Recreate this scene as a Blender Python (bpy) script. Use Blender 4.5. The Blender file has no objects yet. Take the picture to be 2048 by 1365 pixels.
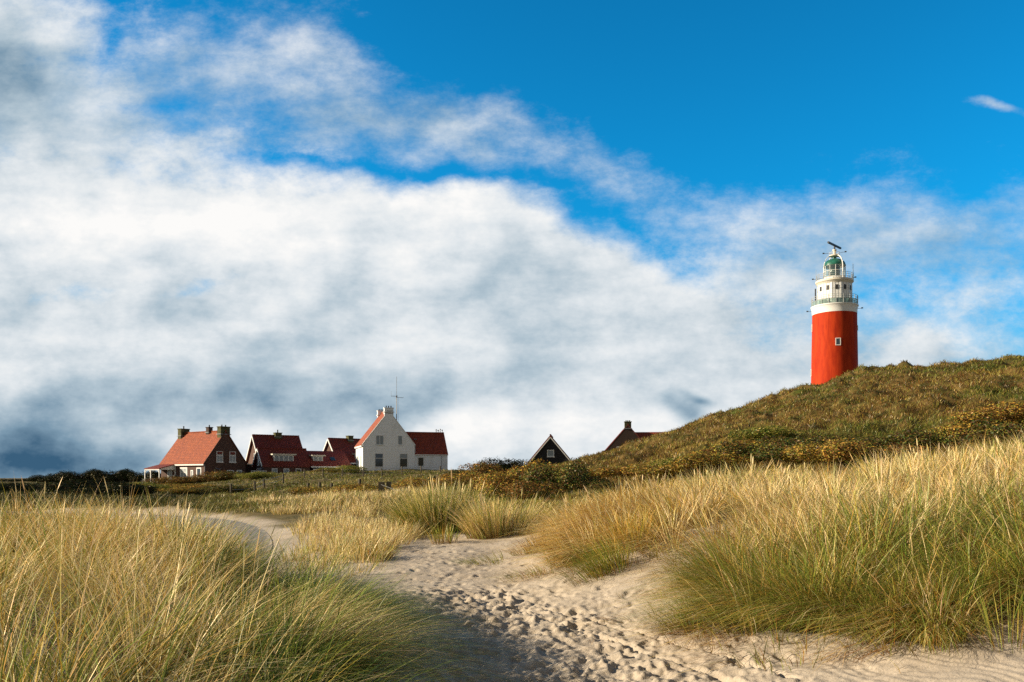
import bpy, bmesh, math, random
import numpy as np
from mathutils import Vector, Matrix

random.seed(7)
rng = np.random.default_rng(7)
C = bpy.context.scene.collection
SC = bpy.context.scene
R = math.radians

# ---- the viewpoint: a level 30 mm camera with the lens raised --------------
F = 1706.7            # focal length in pixels of a 2048 wide frame
HV = 955.0            # row of the horizon in that frame
EYE = 1.6
cam_d = bpy.data.cameras.new('camera')
cam_d.lens = 30.0
cam_d.sensor_width = 36.0
cam_d.shift_y = (HV - 682.5) / 2048.0
cam_d.clip_start = 0.05
cam_d.clip_end = 8000
cam = bpy.data.objects.new('camera', cam_d)
C.objects.link(cam)
cam.location = (0, 0, EYE)
cam.rotation_euler = (R(90), 0, 0)
SC.camera = cam

SUN_EL = R(19.5)
SUN_AZ = R(1.5)         # how far the sun stands behind the left-hand side
SUN = Vector((-math.cos(SUN_EL) * math.cos(SUN_AZ), -math.cos(SUN_EL) * math.sin(SUN_AZ), math.sin(SUN_EL)))
sl = bpy.data.lights.new('sun', 'SUN')
sl.energy = 5.0
sl.angle = R(0.5)
sl.color = (1.0, 0.84, 0.62)
so = bpy.data.objects.new('sun', sl)
so.rotation_euler = SUN.to_track_quat('Z', 'Y').to_euler()
so.location = SUN * 300
C.objects.link(so)

SC.view_settings.view_transform = 'Standard'
SC.view_settings.look = 'None'
SC.view_settings.exposure = 0.8
SC.view_settings.gamma = 1.0
SC.render.engine = 'CYCLES'
SC.cycles.max_bounces = 5
SC.cycles.diffuse_bounces = 3
SC.cycles.glossy_bounces = 2
SC.cycles.transmission_bounces = 3
SC.cycles.transparent_max_bounces = 6
SC.cycles.use_denoising = False


def s2l(c):
    return tuple((x / 255.0 / 12.92) if x / 255.0 <= 0.04045 else ((x / 255.0 + 0.055) / 1.055) ** 2.4 for x in c)


class NT:
    """short hand for building node trees"""
    def __init__(self, tree):
        self.t = tree
        self.n = tree.nodes
        self.l = tree.links

    def node(self, typ, **kw):
        nd = self.n.new(typ)
        for k, v in kw.items():
            setattr(nd, k, v)
        return nd

    def put(self, sock, v):
        if v is None:
            return
        if isinstance(v, bpy.types.NodeSocket):
            self.l.new(v, sock)
        else:
            if hasattr(sock, 'default_value'):
                try:
                    sock.default_value = v
                except Exception:
                    sock.default_value = tuple(v) + (1.0,)

    def math(self, op, a=None, b=None, c=None, clamp=False):
        nd = self.node('ShaderNodeMath', operation=op, use_clamp=clamp)
        for i, v in enumerate((a, b, c)):
            self.put(nd.inputs[i], v)
        return nd.outputs[0]

    def vmath(self, op, a=None, b=None, scale=None):
        nd = self.node('ShaderNodeVectorMath', operation=op)
        self.put(nd.inputs[0], a)
        self.put(nd.inputs[1], b)
        if scale is not None:
            self.put(nd.inputs['Scale'], scale)
        return nd.outputs['Value'] if op in ('DOT_PRODUCT', 'LENGTH') else nd.outputs[0]

    def noise(self, vec, scale, detail=4, rough=0.55, dist=0.0, dim='3D', color=False):
        nd = self.node('ShaderNodeTexNoise', noise_dimensions=dim)
        self.put(nd.inputs['Vector'], vec)
        self.put(nd.inputs['Scale'], scale)
        self.put(nd.inputs['Detail'], detail)
        self.put(nd.inputs['Roughness'], rough)
        self.put(nd.inputs['Distortion'], dist)
        return nd.outputs['Color'] if color else nd.outputs[0]

    def mapping(self, vec, loc=(0, 0, 0), rot=(0, 0, 0), scale=(1, 1, 1), kind='POINT'):
        nd = self.node('ShaderNodeMapping', vector_type=kind)
        self.put(nd.inputs['Vector'], vec)
        nd.inputs['Location'].default_value = loc
        nd.inputs['Rotation'].default_value = rot
        nd.inputs['Scale'].default_value = scale
        return nd.outputs[0]

    def ramp(self, fac, stops, interp='LINEAR'):
        nd = self.node('ShaderNodeValToRGB')
        cr = nd.color_ramp
        cr.interpolation = interp
        while len(cr.elements) < len(stops):
            cr.elements.new(0.5)
        for e, (p, c) in zip(cr.elements, stops):
            e.position = p
            e.color = tuple(c)[:3] + (1,) if not isinstance(c, (int, float)) else (c, c, c, 1)
        self.put(nd.inputs[0], fac)
        return nd.outputs[0]

    def mix(self, fac, a, b, blend='MIX'):
        nd = self.node('ShaderNodeMix', data_type='RGBA', blend_type=blend)
        self.put(nd.inputs[0], fac)
        self.put(nd.inputs[6], a if isinstance(a, bpy.types.NodeSocket) else tuple(a)[:3] + (1,))
        self.put(nd.inputs[7], b if isinstance(b, bpy.types.NodeSocket) else tuple(b)[:3] + (1,))
        return nd.outputs[2]

    def smooth(self, x, lo, hi, tlo=0.0, thi=1.0):
        nd = self.node('ShaderNodeMapRange', interpolation_type='SMOOTHSTEP')
        self.put(nd.inputs[0], x)
        self.put(nd.inputs[1], lo)
        self.put(nd.inputs[2], hi)
        self.put(nd.inputs[3], tlo)
        self.put(nd.inputs[4], thi)
        return nd.outputs[0]
# ---- sky: Nishita blue with procedural clouds laid over the view directions --
def build_world():
    w = bpy.data.worlds.new('World')
    SC.world = w
    w.use_nodes = True
    w.cycles.sampling_method = 'MANUAL'
    w.cycles.sample_map_resolution = 512
    t = NT(w.node_tree)
    w.node_tree.nodes.clear()
    STR = 0.10
    tc = t.node('ShaderNodeTexCoord').outputs['Generated']
    sep = t.node('ShaderNodeSeparateXYZ')
    t.put(sep.inputs[0], tc)
    X, Y, Z = sep.outputs
    yy = t.math('MAXIMUM', Y, 0.08)
    a = t.math('DIVIDE', X, yy)
    b = t.math('DIVIDE', Z, yy)
    cmb = t.node('ShaderNodeCombineXYZ')
    t.put(cmb.inputs[0], a)
    t.put(cmb.inputs[1], b)
    P = cmb.outputs[0]
    # sky blue
    sky = t.node('ShaderNodeTexSky', sky_type='NISHITA')
    sky.sun_disc = False
    sky.sun_elevation = SUN_EL
    sky.sun_rotation = math.atan2(SUN.x, SUN.y)
    sky.altitude = 0
    sky.air_density = 1.0
    sky.dust_density = 0.3
    sky.ozone_density = 3.0
    blue = t.mix(1.0, sky.outputs[0], tuple(EXPO * q for q in SKY_TINT), 'MULTIPLY')
    blue = t.mix(t.smooth(Z, 0.0, 0.22), t.mix(1.0, sky.outputs[0], tuple(EXPO * q for q in (0.5, 0.85, 1.1)), 'MULTIPLY'), blue)
    blue = t.vmath('SCALE', blue, scale=t.smooth(Z, 0.30, 0.56, 1.0, 0.90))
    # irregular edges
    w1 = t.noise(P, 3.2, 3, 0.6, 0.0, color=True, dim='2D')
    w1 = t.vmath('SUBTRACT', w1, (0.5, 0.5, 0.5))
    Pw = t.vmath('ADD', P, t.vmath('SCALE', w1, scale=0.13))

    def blobs(lst, P):
        turned = {0: P}
        acc = None
        for (u, v, su, sv, rot, wt) in lst:
            c, s = math.cos(R(-rot)), math.sin(R(-rot))
            if rot not in turned:
                cb = t.node('ShaderNodeCombineXYZ')
                t.put(cb.inputs[0], t.vmath('DOT_PRODUCT', P, (c, s, 0)))
                t.put(cb.inputs[1], t.vmath('DOT_PRODUCT', P, (-s, c, 0)))
                turned[rot] = cb.outputs[0]
            x0, y0 = (u - 1024) / F, (HV - v) / F
            x0, y0 = c * x0 + s * y0, -s * x0 + c * y0
            nd = t.node('ShaderNodeVectorMath', operation='MULTIPLY_ADD')
            t.put(nd.inputs[0], turned[rot])
            nd.inputs[1].default_value = (F / su, F / sv, 0)
            nd.inputs[2].default_value = (-x0 * F / su, -y0 * F / sv, 0)
            r2 = t.vmath('DOT_PRODUCT', nd.outputs[0], nd.outputs[0])
            g = t.math('POWER', 0.36788, r2)
            acc = t.math('MULTIPLY_ADD', g, wt, acc if acc is not None else 0.0)
        return acc

    def st(v):
        nd = t.node('ShaderNodeVectorMath', operation='MULTIPLY')
        t.put(nd.inputs[0], P)
        nd.inputs[1].default_value = v
        return nd.outputs[0]
    n1 = t.noise(st((1.0, 1.5, 0)), 5.0, 9, 0.62, 0.0, dim='2D')
    n1b = t.noise(t.vmath('ADD', st((1.0, 1.5, 0)), (-0.028, 0.02, 0)), 5.0, 5, 0.58, 0.0, dim='2D')
    n2 = t.noise(t.vmath('ADD', st((1.0, 1.7, 0)), (5, 3, 0)), 9.5, 9, 0.70, 0.0, dim='2D')
    c1 = t.math('MULTIPLY', t.math('SUBTRACT', n1, 0.5), 1.7)
    c2 = t.math('MULTIPLY', t.math('SUBTRACT', n2, 0.5), 1.6)
    a1 = t.smooth(t.math('ADD', blobs(BANK, Pw), t.math('MULTIPLY_ADD', c2, 0.6, c1)), -0.02, 1.1)
    a2 = t.smooth(t.math('ADD', blobs(WISP, Pw), t.math('ADD', c2, t.math('MULTIPLY', c1, .5))), 0.1, 1.5, 0, .85)
    alpha = t.math('SUBTRACT', 1.0, t.math('MULTIPLY', t.math('SUBTRACT', 1.0, a1), t.math('SUBTRACT', 1.0, a2)))
    front = t.smooth(Y, 0.12, 0.42)
    alpha = t.math('MULTIPLY', alpha, front)
    # brightness of the cloud
    sh = blobs(SHADE, Pw)
    n3 = t.noise(t.vmath('ADD', st((0.75, 3.1, 0)), (3, 1, 0)), 4.0, 7, 0.58, 0.0, dim='2D')
    sh = t.math('ADD', sh, t.math('MULTIPLY', t.math('SUBTRACT', n3, 0.5), 0.42))
    sh = t.math('ADD', sh, t.math('MULTIPLY', t.math('SUBTRACT', n1, n1b), 0.8))
    sh = t.math('ADD', sh, t.math('MULTIPLY', t.math('SUBTRACT', n2, 0.5), 0.30))
    sh = t.math('ADD', sh, 0.75)
    k = EXPO / STR
    stops = [(0.0, (58, 95, 124)), (0.3, (124, 153, 174)), (0.55, (178, 196, 208)), (0.8, (226, 232, 236)), (1.0, (252, 251, 249))]
    cc = t.ramp(sh, [(p, s2l(c)) for p, c in stops])
    cc = t.vmath('SCALE', cc, scale=k)
    col = t.mix(alpha, blue, cc)
    # unseen sky behind and overhead, made up to tune the fill light
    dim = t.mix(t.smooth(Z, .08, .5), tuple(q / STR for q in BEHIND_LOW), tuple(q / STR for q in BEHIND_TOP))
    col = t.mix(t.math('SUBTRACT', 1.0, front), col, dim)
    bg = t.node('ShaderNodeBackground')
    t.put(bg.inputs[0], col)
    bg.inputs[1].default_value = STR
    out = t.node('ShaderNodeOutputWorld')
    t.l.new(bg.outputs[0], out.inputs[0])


EXPO = 0.574
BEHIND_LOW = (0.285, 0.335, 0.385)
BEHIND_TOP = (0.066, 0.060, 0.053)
SKY_TINT = (0.06, 1.46, 1.98)
BANK = [
    (100, 480, 420, 150, 0, 1.25), (560, 455, 320, 95, 0, 0.95), (900, 460, 260, 90, 8, 0.95), (1200, 530, 240, 90, 14, 0.85),
    (650, 650, 900, 140, 0, 1.0), (1200, 690, 420, 150, 0, 0.85), (150, 780, 500, 130, 0, 1.1),
    (1024, 950, 1600, 100, 0, 1.15), (900, 820, 600, 110, 0, 0.8), (1420, 810, 300, 90, 0, 0.5), (1900, 720, 300, 50, 0, 0.45),
    (-20, 110, 190, 190, 0, 1.2), (200, 590, 190, 34, 0, -0.6), (400, 610, 110, 28, -10, -0.55),
    (640, 345, 240, 18, 0, -0.35), (940, 350, 170, 20, 8, -0.35), (350, 330, 220, 50, 0, .35), (1200, 590, 90, 25, 0, -0.2),
    (1550, 120, 800, 230, 0, -1.3), (-800, 700, 700, 300, 0, 1.1), (2900, 850, 700, 160, 0, .9),
]
WISP = [
    (40, 120, 200, 200, 0, 1.2), (240, 290, 340, 90, 8, 0.80), (640, 215, 330, 100, 8, 0.75), (900, 240, 150, 80, 0, 0.45), (120, 260, 180, 90, 0, 0.5),
    (640, 100, 110, 70, 0, 0.5), (420, 90, 240, 110, -10, 0.6), (1060, 300, 280, 80, 14, 0.5), (900, 350, 300, 40, 0, .2), (2000, 225, 130, 22, 14, 1.5), (1500, 190, 500, 500, 0, 0.0),
    (640, 345, 240, 18, 0, -0.45), (940, 350, 170, 20, 8, -0.45), (225, 90, 40, 100, 0, -0.5), (180, 235, 90, 22, 0, -0.45), (320, 235, 60, 15, 8, -0.45),
    (1900, 480, 360, 90, 0, 0.85), (1560, 530, 330, 70, 0, 0.75), (1350, 410, 220, 40, 14, 0.5), (1750, 340, 300, 40, 0, 0.35),
    (1500, 650, 260, 40, 0, 0.25), (1990, 615, 170, 40, 0, 0.5), (1800, 170, 240, 190, 0, -0.4), (1700, 800, 500, 80, 0, 1.0), (1560, 720, 300, 60, 0, .6),
    (1600, 90, 680, 190, 0, -1.1), (1450, 380, 300, 60, 8, .3),
]
SHADE = [
    (620, 812, 380, 40, 0, -.14), (250, 440, 420, 100, 0, 0.22), (950, 420, 240, 55, 8, 0.2), (640, 510, 300, 50, 0, 0.10),
    (1060, 570, 150, 50, 0, -0.16), (200, 610, 260, 50, 0, -0.16), (420, 650, 150, 60, 0, -0.10),
    (380, 785, 400, 30, 0, -0.26), (40, 700, 120, 40, 0, -0.06), (30, 880, 200, 62, 0, -0.78), (270, 900, 150, 46, 0, -0.36),
    (800, 830, 120, 55, 0, -0.24), (950, 750, 420, 36, 0, -0.12), (1150, 690, 260, 40, 0, -0.06), (1100, 860, 500, 70, 0, .12),
    (20, 200, 130, 110, 0, -0.4), (700, 220, 350, 120, 0, -0.12), (300, 240, 250, 120, 0, -0.1),
    (500, 850, 70, 34, 0, 0.22), (950, 900, 130, 40, 0, 0.14), (1910, 690, 70, 24, 0, 0.2), (1000, 835, 120, 30, 0, 0.06),
    (1358, 818, 34, 26, 14, -0.45), (1388, 787, 20, 13, 0, -0.42), (20, 955, 120, 12, 0, 0.3), (1950, 530, 260, 90, 0, -0.2), (1560, 620, 260, 90, 0, -0.1),
]
build_world()
# ---- helpers: noise, tagging, meshes ---------------------------------------
def _hash(ix, iy, s):
    h = (ix.astype(np.int64) * 374761393 + iy.astype(np.int64) * 668265263 + s * 974711) & 0x7fffffff
    h = ((h ^ (h >> 13)) * 1274126177) & 0x7fffffff
    return ((h ^ (h >> 16)) & 0xffff) / 65535.0


def vnoise(x, y, s=0):
    ix, iy = np.floor(x), np.floor(y)
    fx, fy = x - ix, y - iy
    fx = fx * fx * fx * (fx * (fx * 6 - 15) + 10)
    fy = fy * fy * fy * (fy * (fy * 6 - 15) + 10)
    a, b = _hash(ix, iy, s), _hash(ix + 1, iy, s)
    c, d = _hash(ix, iy + 1, s), _hash(ix + 1, iy + 1, s)
    return (a + (b - a) * fx) * (1 - fy) + (c + (d - c) * fx) * fy


def fbm(x, y, scale, octv=4, s=0, gain=0.5):
    """about -0.5 .. 0.5"""
    v, amp, tot, f = 0, 1.0, 0, 1.0 / scale
    for o in range(octv):
        v = v + amp * (vnoise(x * f + 17.3 * o, y * f - 9.1 * o, s + o) - 0.5)
        tot += amp
        amp *= gain
        f *= 2.03
    return v / tot * 1.4


def sstep(x, a, b):
    t = np.clip((x - a) / (b - a), 0, 1)
    return t * t * (3 - 2 * t)


def tag(o, label=None, cat=None, group=None, kind=None):
    if label:
        o['label'] = label
    if cat:
        o['category'] = cat
    if group:
        o['group'] = group
    if kind:
        o['kind'] = kind
    return o


def empty(name, loc, rz=0.0):
    o = bpy.data.objects.new(name, None)
    o.empty_display_size = 0.3
    C.objects.link(o)
    o.location = loc
    o.rotation_euler = (0, 0, rz)
    return o


def np_mesh(name, verts, faces_flat, counts, mats, col=None, mat_idx=None, smooth=False, attrs=None):
    me = bpy.data.meshes.new(name)
    nv = len(verts)
    me.vertices.add(nv)
    me.vertices.foreach_set('co', np.ascontiguousarray(verts, np.float32).ravel())
    nl = len(faces_flat)
    me.loops.add(nl)
    me.loops.foreach_set('vertex_index', np.ascontiguousarray(faces_flat, np.int32))
    me.polygons.add(len(counts))
    st = np.zeros(len(counts), np.int32)
    st[1:] = np.cumsum(counts)[:-1]
    me.polygons.foreach_set('loop_start', st)
    if mat_idx is not None:
        me.polygons.foreach_set('material_index', np.ascontiguousarray(mat_idx, np.int32))
    for m in mats:
        me.materials.append(m)
    me.update(calc_edges=True)
    if smooth:
        me.polygons.foreach_set('use_smooth', np.ones(len(counts), bool))
    else:
        me.polygons.foreach_set('use_smooth', np.zeros(len(counts), bool))
    if col is not None:
        at = me.color_attributes.new('col', 'FLOAT_COLOR', 'POINT')
        c4 = np.ones((nv, 4), np.float32)
        c4[:, :3] = col
        at.data.foreach_set('color', c4.ravel())
    for k, v in (attrs or {}).items():
        at = me.attributes.new(k, 'FLOAT', 'POINT')
        at.data.foreach_set('value', np.ascontiguousarray(v, np.float32))
    return me


def link(name, me, parent=None, loc=None):
    o = bpy.data.objects.new(name, me)
    C.objects.link(o)
    if parent is not None:
        o.parent = parent
    if loc is not None:
        o.location = loc
    return o


# ---- the lie of the land ----------------------------------------------------
COLS = np.array([-600, 0, 250, 420, 520, 620, 760, 900, 1000, 1100, 1250, 1450, 1700, 2048, 2600], float)
ROWS = np.array([1.5, 4, 6, 8, 10, 13, 17, 22, 30, 40, 60, 90, 115, 145, 200, 300, 500, 1000, 3000], float)
TAB = np.array([
    [.30, .30, .20, .10, .05, 0, 0, 0, 0, 0, 0, 0, .05, .1, .2],
    [.50, .45, .40, .30, .20, .12, .03, 0, 0, 0, 0, .03, .12, .25, .4],
    [.62, .58, .50, .40, .30, .2, .08, .0, 0, 0, .0, .08, .22, .38, .6],
    [.68, .66, .62, .45, .28, .2, .12, .03, 0, .0, .05, .25, .45, .6, .9],
    [.72, .70, .66, .44, .20, .12, .1, .05, .03, .05, .2, .6, .8, .9, 1.2],
    [.62, .60, .52, .26, .04, .02, .05, .08, .08, .2, .8, 1.0, 1.05, 1.2, 1.5],
    [.15, .12, .08, .0, -.05, 0, .08, .15, .2, .4, .95, 1.05, 1.15, 1.6, 2.0],
    [0, 0, -.02, -.05, -.02, .03, .12, .25, .35, .5, .95, 1.1, 1.3, 1.9, 2.4],
    [-.05, -.05, -.03, 0, .1, .2, .32, .45, .5, .6, 1.0, 1.3, 1.7, 2.3, 3.0],
    [-.05, -.1, -.05, 0, .08, .3, .6, .75, .8, .95, 1.4, 2.1, 2.9, 3.8, 4.8],
    [0, 0, 0, 0, .1, .35, .7, .95, 1.3, 1.8, 2.9, 4.8, 6.6, 7.8, 8.5],
    [.2, .1, .1, .1, .3, .8, 1.2, 1.6, 2.0, 2.6, 4.8, 8.6, 13.0, 14.6, 15],
    [.4, .2, .3, .5, 1.7, 2.1, 2.1, 2.2, 2.5, 2.8, 4.4, 8.4, 13.5, 15.6, 16],
    [.7, .4, .6, 1.0, 2.2, 2.7, 2.7, 2.7, 2.7, 2.6, 3, 6, 10, 12, 12],
    [1.0, .8, 1, 1.2, 1.6, 1.8, 2, 2, 2, 2, 2, 3.5, 6, 8, 8],
    [1, 1, 1, 1, 1, 1, 1, 1, 1, 1, 1, 1.5, 3, 3, 3],
    [0, 0, 0, 0, 0, 0, 0, 0, 0, 0, 0, 0, 0, 0, 0],
    [-2] * 15,
    [-3] * 15], float)
NA, NR = 240, 300
_ag = np.linspace(-1.1, 1.1, NA)                 # tan of the bearing
_lg = np.linspace(math.log(1.5), math.log(3000), NR)
_t = np.array([np.interp(np.clip(_ag * F + 1024, -600, 2600), COLS, row) for row in TAB])
_t = np.array([np.interp(_lg, np.log(ROWS), _t[:, j]) for j in range(NA)]).T


def _blur(a, n, ax):
    for _ in range(n):
        p = np.concatenate([a.take([0], ax), a, a.take([-1], ax)], ax)
        m = p.shape[ax]
        a = (p.take(range(0, m - 2), ax) + 2 * p.take(range(1, m - 1), ax) + p.take(range(2, m), ax)) / 4
    return a


_t = _blur(_blur(_t, 22, 0), 14, 1)


# level ground under the houses: x, y, radius, height
PADS = [(-51.0, 142.5, 8.0, 0.95), (-38.0, 146.5, 7.6, 1.3), (-30.5, 153, 5.5, 1.5), (-17.5, 150.5, 8.0, 2.7)]


def base_h(x, y):
    r = np.hypot(x, y)
    th = np.arctan2(x, y)
    tc = np.clip(th, -0.83, 0.83)
    yy = np.maximum(r * np.cos(tc), 1.5)
    fa = (np.clip(np.tan(tc), -1.1, 1.1) + 1.1) / 2.2 * (NA - 1)
    fr = (np.clip(np.log(yy), _lg[0], _lg[-1]) - _lg[0]) / (_lg[-1] - _lg[0]) * (NR - 1)
    ia = np.clip(fa.astype(int), 0, NA - 2)
    ir = np.clip(fr.astype(int), 0, NR - 2)
    da, dr = fa - ia, fr - ir
    z = (_t[ir, ia] * (1 - da) + _t[ir, ia + 1] * da) * (1 - dr) + (_t[ir + 1, ia] * (1 - da) + _t[ir + 1, ia + 1] * da) * dr
    back = sstep(np.abs(th), 1.4, 2.6)
    z = z * (1 - back) + np.minimum(z, 0.3) * back
    for (px, py, pr, pz) in PADS:
        w = 1 - sstep(np.hypot(x - px, y - py), pr, pr * 1.5)
        z = z * (1 - w) + pz * w
    return z


def hill_mask(x, y):
    u = x / np.maximum(y, 1) * F + 1024
    return sstep(u, 1000, 1250) * sstep(y, 24, 40) * sstep(y, 260, 160)


def veg_mask(x, y):
    """0 on bare sand, 1 where plants cover the ground"""
    r = np.hypot(x, y)
    n = fbm(x, y, 6, 4, 31)
    v = sstep(r + n * 9, 21, 29)
    v = np.maximum(v, sstep(-x - 3.0 * 0 + n * 2, 9, 14) * sstep(y, 4, 8) * 0.5)
    return v


# the asphalt path: centre line, half width
PATH = np.array([(-5.4, 9.0), (-6.0, 13), (-6.7, 17), (-7.8, 21.5), (-9.8, 27), (-12.8, 32.5), (-17, 37), (-23, 40.5), (-31, 43), (-43, 45), (-60, 46)], float)
PATH_HW = 1.75


def poly_dist(x, y, P):
    best = np.full(np.shape(x), 1e9)
    for a, b in zip(P[:-1], P[1:]):
        d = b - a
        t = np.clip(((x - a[0]) * d[0] + (y - a[1]) * d[1]) / (d @ d), 0, 1)
        best = np.minimum(best, np.hypot(x - a[0] - t * d[0], y - a[1] - t * d[1]))
    return best


# footprints trodden into the sand track, stamped in a height map of 2 cm cells
GX0, GY0, GC = -7.0, 2.5, 0.02
GW, GH = 800, 1100
stamp = np.zeros((GH, GW), np.float32)
TRACK = np.array([(1.5, 3.0), (0.95, 5.0), (0.5, 7.0), (0.1, 9.0), (-0.5, 11.5), (-1.05, 14.0), (-1.5, 17.0), (-1.7, 20.5)], float)


def stamp_foot(cx, cy, L, W, ang, depth):
    r = int((L + 0.16) / GC)
    ix, iy = int((cx - GX0) / GC), int((cy - GY0) / GC)
    if ix - r < 0 or iy - r < 0 or ix + r >= GW or iy + r >= GH:
        return
    yy, xx = np.mgrid[iy - r:iy + r, ix - r:ix + r]
    dx, dy = xx * GC + GX0 - cx, yy * GC + GY0 - cy
    ca, sa = math.cos(ang), math.sin(ang)
    p, q = (dx * ca + dy * sa) / L, (-dx * sa + dy * ca) / W
    d = np.sqrt(p * p + q * q)
    h = -depth * sstep(1.15 - d, 0.0, 0.45) + depth * 0.55 * np.exp(-((d - 1.25) / 0.25) ** 2) * (0.6 + 0.4 * np.sin(3 * np.arctan2(q, p) + cx * 9))
    stamp[iy - r:iy + r, ix - r:ix + r] += h


cum = np.concatenate([[0], np.cumsum(np.hypot(*np.diff(TRACK, axis=0).T))])
for k in range(1900):
    s = rng.uniform(0, cum[-1])
    if s > 9.0 and rng.random() < .72:
        s = rng.uniform(0, 9.0)
    px, py = np.interp(s, cum, TRACK[:, 0]), np.interp(s, cum, TRACK[:, 1])
    wdt = 0.95 if py < 14 else 1.3
    px += rng.normal(-.25 if py < 10 else 0, wdt * (0.85 if py < 10 else .6))
    py += rng.normal(0, 0.25)
    q_ = rng.uniform(.3, 1.0) ** 1.2 + .12
    stamp_foot(px, py, .145 * q_, rng.uniform(.05, .08) * q_, rng.normal(math.pi / 2 + .25, .9), rng.uniform(.006, .024) * q_)
for k in range(260):       # lone prints off the track
    px, py = rng.uniform(-2.5, 3.2), rng.uniform(6.5, 20)
    stamp_foot(px, py, rng.uniform(.07, .13), rng.uniform(.035, .06), rng.normal(1.7, .7), rng.uniform(.008, .018))
# a bicycle track with its tread bars
for off in (0.0, 0.34):
    for s in np.arange(0, 1, 0.0022):
        cx, cy = -0.1 + off + 1.75 * s + .12 * math.sin(s * 3), 10.2 - 4.2 * s
        ix, iy = int((cx - GX0) / GC), int((cy - GY0) / GC)
        stamp[iy - 1:iy + 2, ix - 1:ix + 2] -= 0.005
        if int(s * 330) % 3 == 0:
            stamp[iy - 1:iy + 1, ix - 2:ix + 3] += 0.005
stamp = np.clip(stamp, -0.05, 0.04)


def detail_h(x, y):
    r = np.hypot(x, y)
    hm = hill_mask(x, y)
    v = veg_mask(x, y)
    dp = poly_dist(x, y, PATH)
    onp = 1 - sstep(dp, PATH_HW - 0.2, PATH_HW + 1.2)
    near = sstep(r, 45, 18)
    z = fbm(x, y, 1.6, 4, 3) * 0.10 * near * (1 - onp)
    z = z + fbm(x, y, 0.35, 3, 9) * 0.022 * near * (1 - onp)
    trod = (.25 + .75 * sstep(y, 13.5, 9.5)) * np.exp(-(poly_dist(x + .25 * sstep(y, 12, 8), y, TRACK) / 1.35) ** 2) * near
    trod = trod * (.25 + .75 * sstep(fbm(x, y, 1.3, 2, 97), -.22, .12))
    z = z + trod * ((np.abs(fbm(x, y, 0.24, 4, 91, .66)) - .12) * 0.11 + fbm(x, y, .055, 2, 93) * .022 + np.maximum(0, fbm(x, y, .085, 2, 95) - .16) * .10)
    z = z + v * (1 - onp) * sstep(r, 20, 50) * (fbm(x, y, 9, 4, 5) * 0.70 + fbm(x, y, 2.6, 3, 6) * 0.34)
    z = z + hm * (fbm(x, y * 0.8, 6.5, 4, 12) * (.7 + .75 * sstep(x / np.maximum(y, 1), .2, .42)) + (np.abs(fbm(x, y, 2.6, 3, 14)) - .15) * 1.1 + fbm(x, y, .9, 2, 15) * .25 - .25)
    fx, fy = (x - GX0) / GC, (y - GY0) / GC
    ok = (fx > 1) & (fx < GW - 2) & (fy > 1) & (fy < GH - 2)
    ix, iy = np.where(ok, fx, 1).astype(int), np.where(ok, fy, 1).astype(int)
    ax, ay = np.where(ok, fx - ix, 0), np.where(ok, fy - iy, 0)
    s = (stamp[iy, ix] * (1 - ax) + stamp[iy, ix + 1] * ax) * (1 - ay) + (stamp[iy + 1, ix] * (1 - ax) + stamp[iy + 1, ix + 1] * ax) * ay
    # blown sand ripples on the bare slope to the right
    rip = np.sin((x * 0.9 + y * 0.45 + fbm(x, y, 1.2, 3, 41) * 1.3) * 2 * math.pi / 0.16) * 0.0032 * sstep(x, 1.4, 2.4) * sstep(y, 9, 7.5)
    return z + np.where(ok, s, 0) + rip - onp * 0.05


def H(x, y):
    x, y = np.asarray(x, float), np.asarray(y, float)
    return base_h(x, y) + detail_h(x, y)


def H1(x, y):
    return float(H(np.array([x]), np.array([y]))[0])


# ---- ground materials ---------------------------------------------------------
def new_mat(name):
    m = bpy.data.materials.new(name)
    m.use_nodes = True
    m.node_tree.nodes.clear()
    t = NT(m.node_tree)
    b = t.node('ShaderNodeBsdfPrincipled')
    o = t.node('ShaderNodeOutputMaterial')
    t.l.new(b.outputs[0], o.inputs[0])
    return m, t, b, o


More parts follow.
